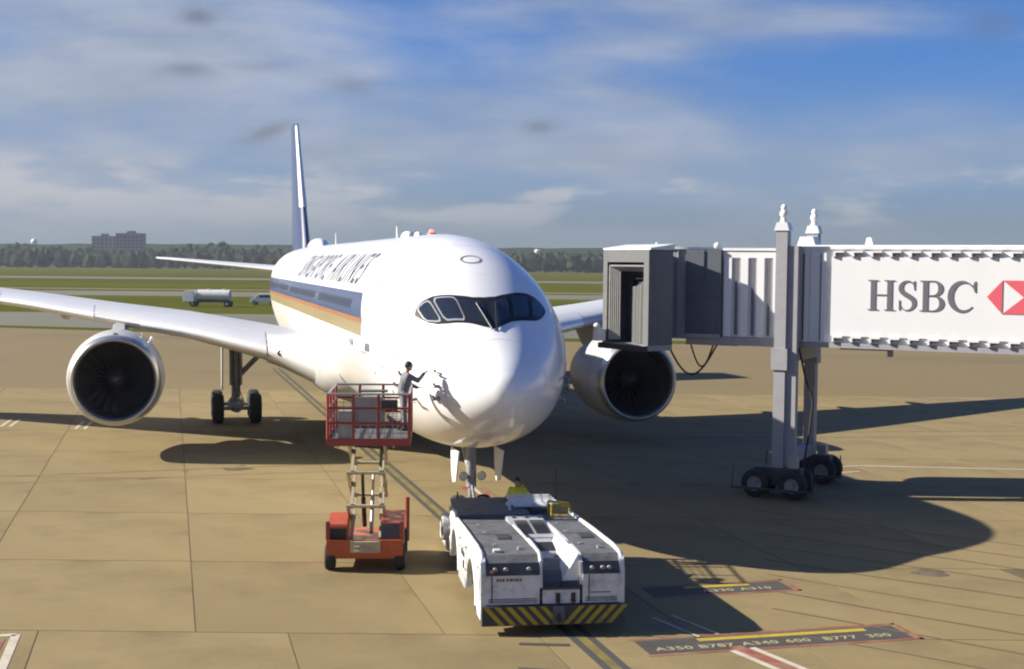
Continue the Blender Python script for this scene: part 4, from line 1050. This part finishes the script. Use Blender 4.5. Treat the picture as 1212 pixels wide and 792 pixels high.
person('ground handler in a yellow high visibility vest standing behind the white tug', (.20, 37.3, 0), R(165),
       dict(pelvis=(0, 0, .93), chest=(.0, .02, 1.27), neck=(0, .02, 1.46), head=(0, .04, 1.60), shl=(-.19, .0, 1.39), shr=(.19, .0, 1.39), ell=(-.27, .02, 1.12), elr=(.27, .06, 1.12), wrl=(-.25, .16, .90), wrr=(.18, .26, 1.02), hal=(-.245, .19, .82), har=(.13, .32, 1.04),
            hpl=(-.09, 0, .90), hpr=(.09, 0, .90), knl=(-.11, .03, .49), knr=(.11, .02, .49), anl=(-.12, -.02, .09), anr=(.13, .0, .09)), 'hivis', 'trouser', vest='hivis')

# ------------------------------------------------------------------ aircraft tug (local y = towards the nose gear, x = right)
tg = thing('aircraft_tug', 'low white towbarless aircraft tug with grey deck and yellow and black chevron bumper', 'aircraft tug', (.90, 27.75, 0), R(8.5))
HWD = 1.50; TL = 6.3
hull = MB().box(-HWD+.28, HWD-.28, .35, TL, .28, .95).build('hull', 'tugwhite', tg)
def side_panel(sg):
    # skirt outline with two wheel arches, (y,z)
    def top(y): return 1.62-.20*max(0, (y-1.0))/5.3
    pts = [(.02, .30), (.02, 1.25), (.10, 1.50), (.28, 1.62), (1.0, 1.63), (3.2, 1.56), (TL, 1.42), (TL+.1, 1.1), (TL+.1, .45)]
    for yc in (4.85, 1.55):
        for i in range(13):
            a = PI*i/12; pts.append((yc+.78*math.cos(a), .45+.80*math.sin(a)))
    pts.append((.6, .30))
    m_ = MB().prism(pts, sg*(HWD-.10), sg*HWD, 'x')
    return m_
for sg in (-1, 1):
    sp_ = side_panel(sg).build('side_panel', 'tugwhite', tg, recalc=True)
    for yc in (4.85, 1.55):
        rows = []
        for rr, xx in ((.78, sg*HWD), (.78, sg*(HWD+.035)), (.83, sg*(HWD+.035)), (.86, sg*HWD)):
            rows.append([(xx, yc+rr*math.cos(PI*i/16), .45+rr*1.025*math.sin(PI*i/16)) for i in range(17)])
        MB().grid(rows).build('wheel_arch', 'tugwhite', sp_, smooth=True, recalc=True)
    box(sg*(HWD+.004), sg*(HWD+.02), 2.9, 3.5, .98, 1.10).build('badge', 'tugdark', sp_)
    box(sg*(HWD+.004), sg*(HWD+.03), 2.55, 3.85, .36, .62).build('access_step', 'tuglight', sp_)
    box(sg*(HWD+.004), sg*(HWD+.02), 2.95, 3.15, .72, .90).build('badge', 'tugdark', sp_)
    # rounded white shoulder along the top edge
    MB().path([(sg*(HWD-.04), .12, 1.44), (sg*(HWD-.05), .30, 1.60), (sg*(HWD-.05), 1.0, 1.62), (sg*(HWD-.05), 3.2, 1.55), (sg*(HWD-.05), TL, 1.41)], .055, 10).build('edge_roll', 'tugwhite', sp_, smooth='auto')
tw = wheel_mesh(.62, .42)
for sg in (-1, 1):
    for yc in (4.85, 1.55):
        w = inst('wheel', tw[0], tg, (sg*(HWD-.30), yc, .62), (0, 0, PI/2)); inst('hub', tw[1], w)
        MB().box(min(sg*.6, sg*(HWD-.55)), max(sg*.6, sg*(HWD-.55)), yc-.9, yc+.9, .3, 1.3).build('wheel_well', 'black', tg)
# front: left and right faces, dark lamp band, chevron bumper
XL, XR = -.28, .62                                # inner edges of the left and right pods at the front
for a, b, nm in ((-HWD+.10, XL, 'l'), (XR, HWD-.10, 'r')):
    MB().prism([(.02, .62), (.02, 1.22), (.06, 1.22), (.06, .62)], a, b, 'x').build('front_panel', 'tugwhite', tg, recalc=True)
    fb = MB().prism([(.0, 1.223), (.10, 1.46), (.16, 1.46), (.06, 1.223)], a, b, 'x').build('lamp_band', 'tugdark', tg, recalc=True)
    for xx in (a+.2, a+.42, b-.22):
        l_ = MB().tube((xx, .028, 1.33), (xx, .06, 1.345), .05, n=16).build('headlight', 'steel', fb, smooth='auto')
    MB().prism([(.10, 1.463), (.26, 1.60), (1.05, 1.61), (1.05, 1.30), (.16, 1.30)], a, b, 'x').build('pod_nose_cover', 'tugtop', tg, recalc=True)
    for y0, y1, z0_, z1_ in ((1.09, 2.62, 1.60, 1.56), (2.66, 4.3, 1.555, 1.50), (4.34, 6.2, 1.495, 1.43)):
        MB().prism([(y0, z0_), (y1, z1_), (y1, z1_-.3), (y0, z0_-.3)], a if nm == 'l' else b-.78+.0*y0, b if nm == 'r' else b-.02, 'x').build('deck_cover', 'tugtop', tg, recalc=True, bevel=.015)
    hx = (a+b)/2
    MB().box(hx-.05, hx+.25, 1.9, 2.45, 1.575, 1.60).build('hatch', 'tugdark', tg, bevel=.008)
    for y_ in (1.2, 2.8, 3.9, 5.6): MB().box(hx-.25, hx-.17, y_, y_+.12, 1.60-(y_-1)*.034, 1.625-(y_-1)*.034).build('latch', 'steel', tg)
    MB().tube((b-.32 if nm == 'l' else b-.3, .75, 1.60), (b-.32 if nm == 'l' else b-.3, .75, 1.66), .05).build('lifting_eye', 'steel', tg)
MB().box(-1.18, -1.04, .45, .6, 1.605, 1.66).build('beacon_stub', 'tugwhite', tg)
MB().tube((-1.26, .04, 1.30), (-1.26, .0, 1.32), .04).build('tail_lamp', 'redmark', tg)
# inner wall of right pod: bright white, jagged top edge; inner wall of the left pod
MB().prism([(.03, 1.0), (.08, 1.46), (.26, 1.60), (1.15, 1.61), (1.5, 1.55), (1.75, 1.60), (3.1, 1.56), (4.6, 1.49), (4.6, 1.30), (1.6, .95)], XR-.06, XR-.002, 'x').build('inner_wall', 'tugwhite', tg, recalc=True)
MB().prism([(.03, .95), (.08, 1.46), (.26, 1.60), (3.1, 1.56), (4.6, 1.49), (4.6, 1.0)], XL+.002, XL+.06, 'x').build('inner_wall', 'tugwhite', tg, recalc=True)
MB().path([(XL+.03, .1, 1.47), (XL+.03, .28, 1.62), (XL+.03, 1.7, 1.615)], .04).build('edge_roll', 'tugwhite', tg, smooth='auto')
# centre channel: glassy sloping hood and pale vent panels
box(XL+.063, XR-.063, .02, .3, .62, .90).build('centre_front', 'tugwhite', tg)
MB().prism([(.0, .903), (.0, .95), (.10, 1.04), (1.25, 1.30), (1.25, .95)], XL+.063, XR-.063, 'x').build('centre_hood', 'tugtop', tg, recalc=True, bevel=.02)
MB().prism([(XR-.065, .95), (XR-.065, 1.60), (XR-.10, 1.60), (XR-.42, 1.05)], .12, 2.5, 'y').build('inner_wall', 'tugwhite', tg, recalc=True)
MB().prism([(-.012, .96), (.09, 1.06), (.62, 1.185), (.62, 1.15), (.10, 1.0), (.0, .93)], XL+.09, XR-.09, 'x').build('hood_front', 'tugdark', tg, recalc=True)
MB().prism([(1.28, 1.30), (2.7, 1.43), (2.7, .9), (1.28, .9)], XL+.063, XR-.063, 'x').build('centre_panel', 'tuglight', tg, recalc=True, bevel=.02)
MB().prism([(2.74, 1.44), (4.75, 1.58), (4.75, .9), (2.74, .9)], XL-.05, XR-.063, 'x').build('vent_panel', 'tuglight', tg, recalc=True, bevel=.02)
for i in range(9):
    for (x0, x1, y0, s_, z0_) in ((.02, .42, 1.75, .075, 1.345), (-.20, .10, 3.05, .13, 1.465), (.16, .50, 3.05, .13, 1.465)):
        y = y0+s_*i; z = z0_+(y-y0)*.085
        MB().box(x0, x1, y, y+s_*.45, z, z+.018).build('vent_slot', 'tugdark', tg)
for x, y in ((-.1, 1.5), (.4, 1.45), (-.1, 2.55), (.45, 2.55), (-.15, 4.5), (.45, 4.5), (.15, 4.5), (.3, 1.35)):
    z = 1.31+(y-1.28)*.0915 if y < 2.7 else 1.45+(y-2.74)*.07; MB().tube((x, y, z-.03), (x, y, z+.02), .045, n=10).build('fastener', 'tugdark', tg)
MB().tube((.18, .0, .98), (.18, .04, 1.0), .07, n=14).build('hood_badge', 'black', tg)
# doors, hinges, handles and a step on the flanks, mirror on the near pod
for sg in (-1, 1):
    for y in (.12, 2.45, 3.95):
        box(sg*(HWD+.003), sg*(HWD+.012), y, y+.02, .5 if y != .12 else .7, 1.35).build('door_seam', 'tugdark', tg)
    for y, z in ((2.6, 1.25), (3.7, 1.25), (2.6, .75), (.35, 1.30)):
        box(sg*(HWD+.004), sg*(HWD+.03), y, y+.10, z, z+.05).build('hinge', 'steel', tg)
    MB().path([(sg*(HWD+.0), 3.05, 1.18), (sg*(HWD+.06), 3.05, 1.18), (sg*(HWD+.06), 3.35, 1.18), (sg*HWD, 3.35, 1.18)], .014, 6).build('grab_handle', 'steel', tg)
for a_, b_ in ((-HWD+.12, XL-.02), (XR+.02, HWD-.12)):
    for k in range(3): box(a_+.04, b_-.04, .008, .0195, .66+.035*k, .672+.035*k).build('grille_line', 'tugdark', tg)
    box(a_+.1, a_+.12, .008, .0195, .66, 1.2).build('door_seam', 'tugdark', tg)
# bumper with chevrons
bp_ = box(-HWD+.02, HWD-.02, -.06, .30, .20, .60).build('bumper', 'blackpaint', tg)
def chev(x, lean, w=.115):
    m_ = MB(); zl, zh = .215, .585; d = lean*.34
    return m_.prism([(x, zl), (x+w, zl), (x+w+d, zh), (x+d, zh)], -.068, -.061, 'y')
for i in range(6): chev(-1.12+.235*i, -1).build('chevron_stripe', 'yellow', bp_)
for i in range(5): chev(.20+.225*i, 1).build('chevron_stripe', 'yellow', bp_)
MB().box(-.02, .22, -.13, -.063, .25, .60).build('tow_bracket', 'tugtop', bp_); MB().tube((.10, -.2, .34), (.10, -.13, .34), .06, n=12).tube((.10, -.16, .26), (.10, -.16, .44), .03).build('tow_pin', 'black', bp_, smooth='auto')
for x in (.10, .42): MB().tube((x, -.03, .68), (x, .02, .68), .05).box(x-.045, x+.045, -.02, .02, .70, .84).build('coupling', 'black', tg)
for i, (x, w) in enumerate(((-1.18, .05), (-1.11, .03), (-1.06, .05), (-.97, .04), (-.90, .05), (-.83, .03), (-.78, .05), (-.70, .04))):
    MB().box(x, x+w, .004, .019, 1.10, 1.155).build('fleet_mark', 'redmark', tg)
box(.78, 1.20, .006, .019, .83, .845).build('trim_line', 'tugdark', tg)
# rear deck, cab roof and yellow rail
box(-HWD+.12, .35, 4.95, 7.4, 1.36, 1.565).build('rear_deck', 'tugtop', tg, bevel=.02)
box(-HWD+.12, HWD-.12, TL+.003, 7.4, .55, 1.30).build('rear_body', 'tugdark', tg)
cb = MB().box(.40, 1.32, 5.6, 7.35, 1.303, 1.58).build('operator_cab', 'tugdark', tg, bevel=.03)
MB().prism([(5.75, 1.583), (7.35, 1.583), (7.25, 1.66), (5.9, 1.68), (5.8, 1.64)], .02, 1.20, 'x').build('cab_roof', 'tugwhite', cb, recalc=True, bevel=.03)
MB().path([(-.1, 5.5, 1.56), (-.1, 5.5, 1.78)], .03).ball((-.12, 5.6, 1.70), .07).build('roof_lamp', 'tugwhite', cb, smooth='auto')
MB().tube((.45, 7.0, 1.82), (.45, 7.0, 1.95), .03).build('cab_beacon', 'amber', cb)
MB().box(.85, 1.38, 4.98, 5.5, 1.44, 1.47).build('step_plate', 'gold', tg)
MB().path([(.85, 5.0, 1.45), (.85, 5.0, 1.78), (1.38, 5.45, 1.66), (1.42, 5.5, 1.45)], .028).path([(.85, 5.5, 1.45), (.85, 5.5, 1.78), (1.38, 5.5, 1.70)], .028).build('hand_rail', 'yellow', tg, smooth='auto')
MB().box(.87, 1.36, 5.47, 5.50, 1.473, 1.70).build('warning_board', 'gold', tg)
MB().path([(1.40, 5.3, 1.44), (1.45, 5.9, 1.50), (1.42, 6.5, 1.40)], .05).build('edge_roll', 'tugwhite', tg, smooth='auto')
MB().tube((1.30, 6.9, 1.3), (1.30, 6.9, 2.35), .012).tube((-1.2, 7.2, 1.5), (-1.2, 7.2, 1.75), .02).build('aerial', 'black', tg)
for sg in (-1, 1):
    MB().box(sg*1.30-.14, sg*1.30+.14, 7.403, 9.3, .18, .62).build('lifting_arm', 'tugwhite', tg, bevel=.03)
    MB().box(sg*1.30-.10, sg*1.30+.10, 9.303, 9.6, .2, .5).build('arm_pad', 'rubber', tg)
# cable coil at the left rear and hose towards the nose gear
MB().lathe([(-.12, .20), (-.12, .34), (.12, .34), (.12, .20)], (-HWD-.02, 6.75, .95), 'x', 20).build('hose_reel', 'tugwhite', tg, smooth='auto', recalc=True)

# ------------------------------------------------------------------ haze
hb = box(-1900, 1900, -120, 1900, -1.1, 52).mesh('haze', [])
hb.materials.clear()
hm = bpy.data.materials.new('haze_air'); hm.use_nodes = True
for n in list(hm.node_tree.nodes): hm.node_tree.nodes.remove(n)
ho = hm.node_tree.nodes.new('ShaderNodeOutputMaterial'); hv = hm.node_tree.nodes.new('ShaderNodeVolumePrincipled')
hv.inputs['Color'].default_value = (.80, .88, 1, 1); hv.inputs['Density'].default_value = .00010; hv.inputs['Anisotropy'].default_value = .2
hm.node_tree.links.new(hv.outputs[0], ho.inputs['Volume'])
hb.materials.append(hm); ho_ = bpy.data.objects.new('haze', hb); COL.objects.link(ho_); ho_['kind'] = 'stuff'
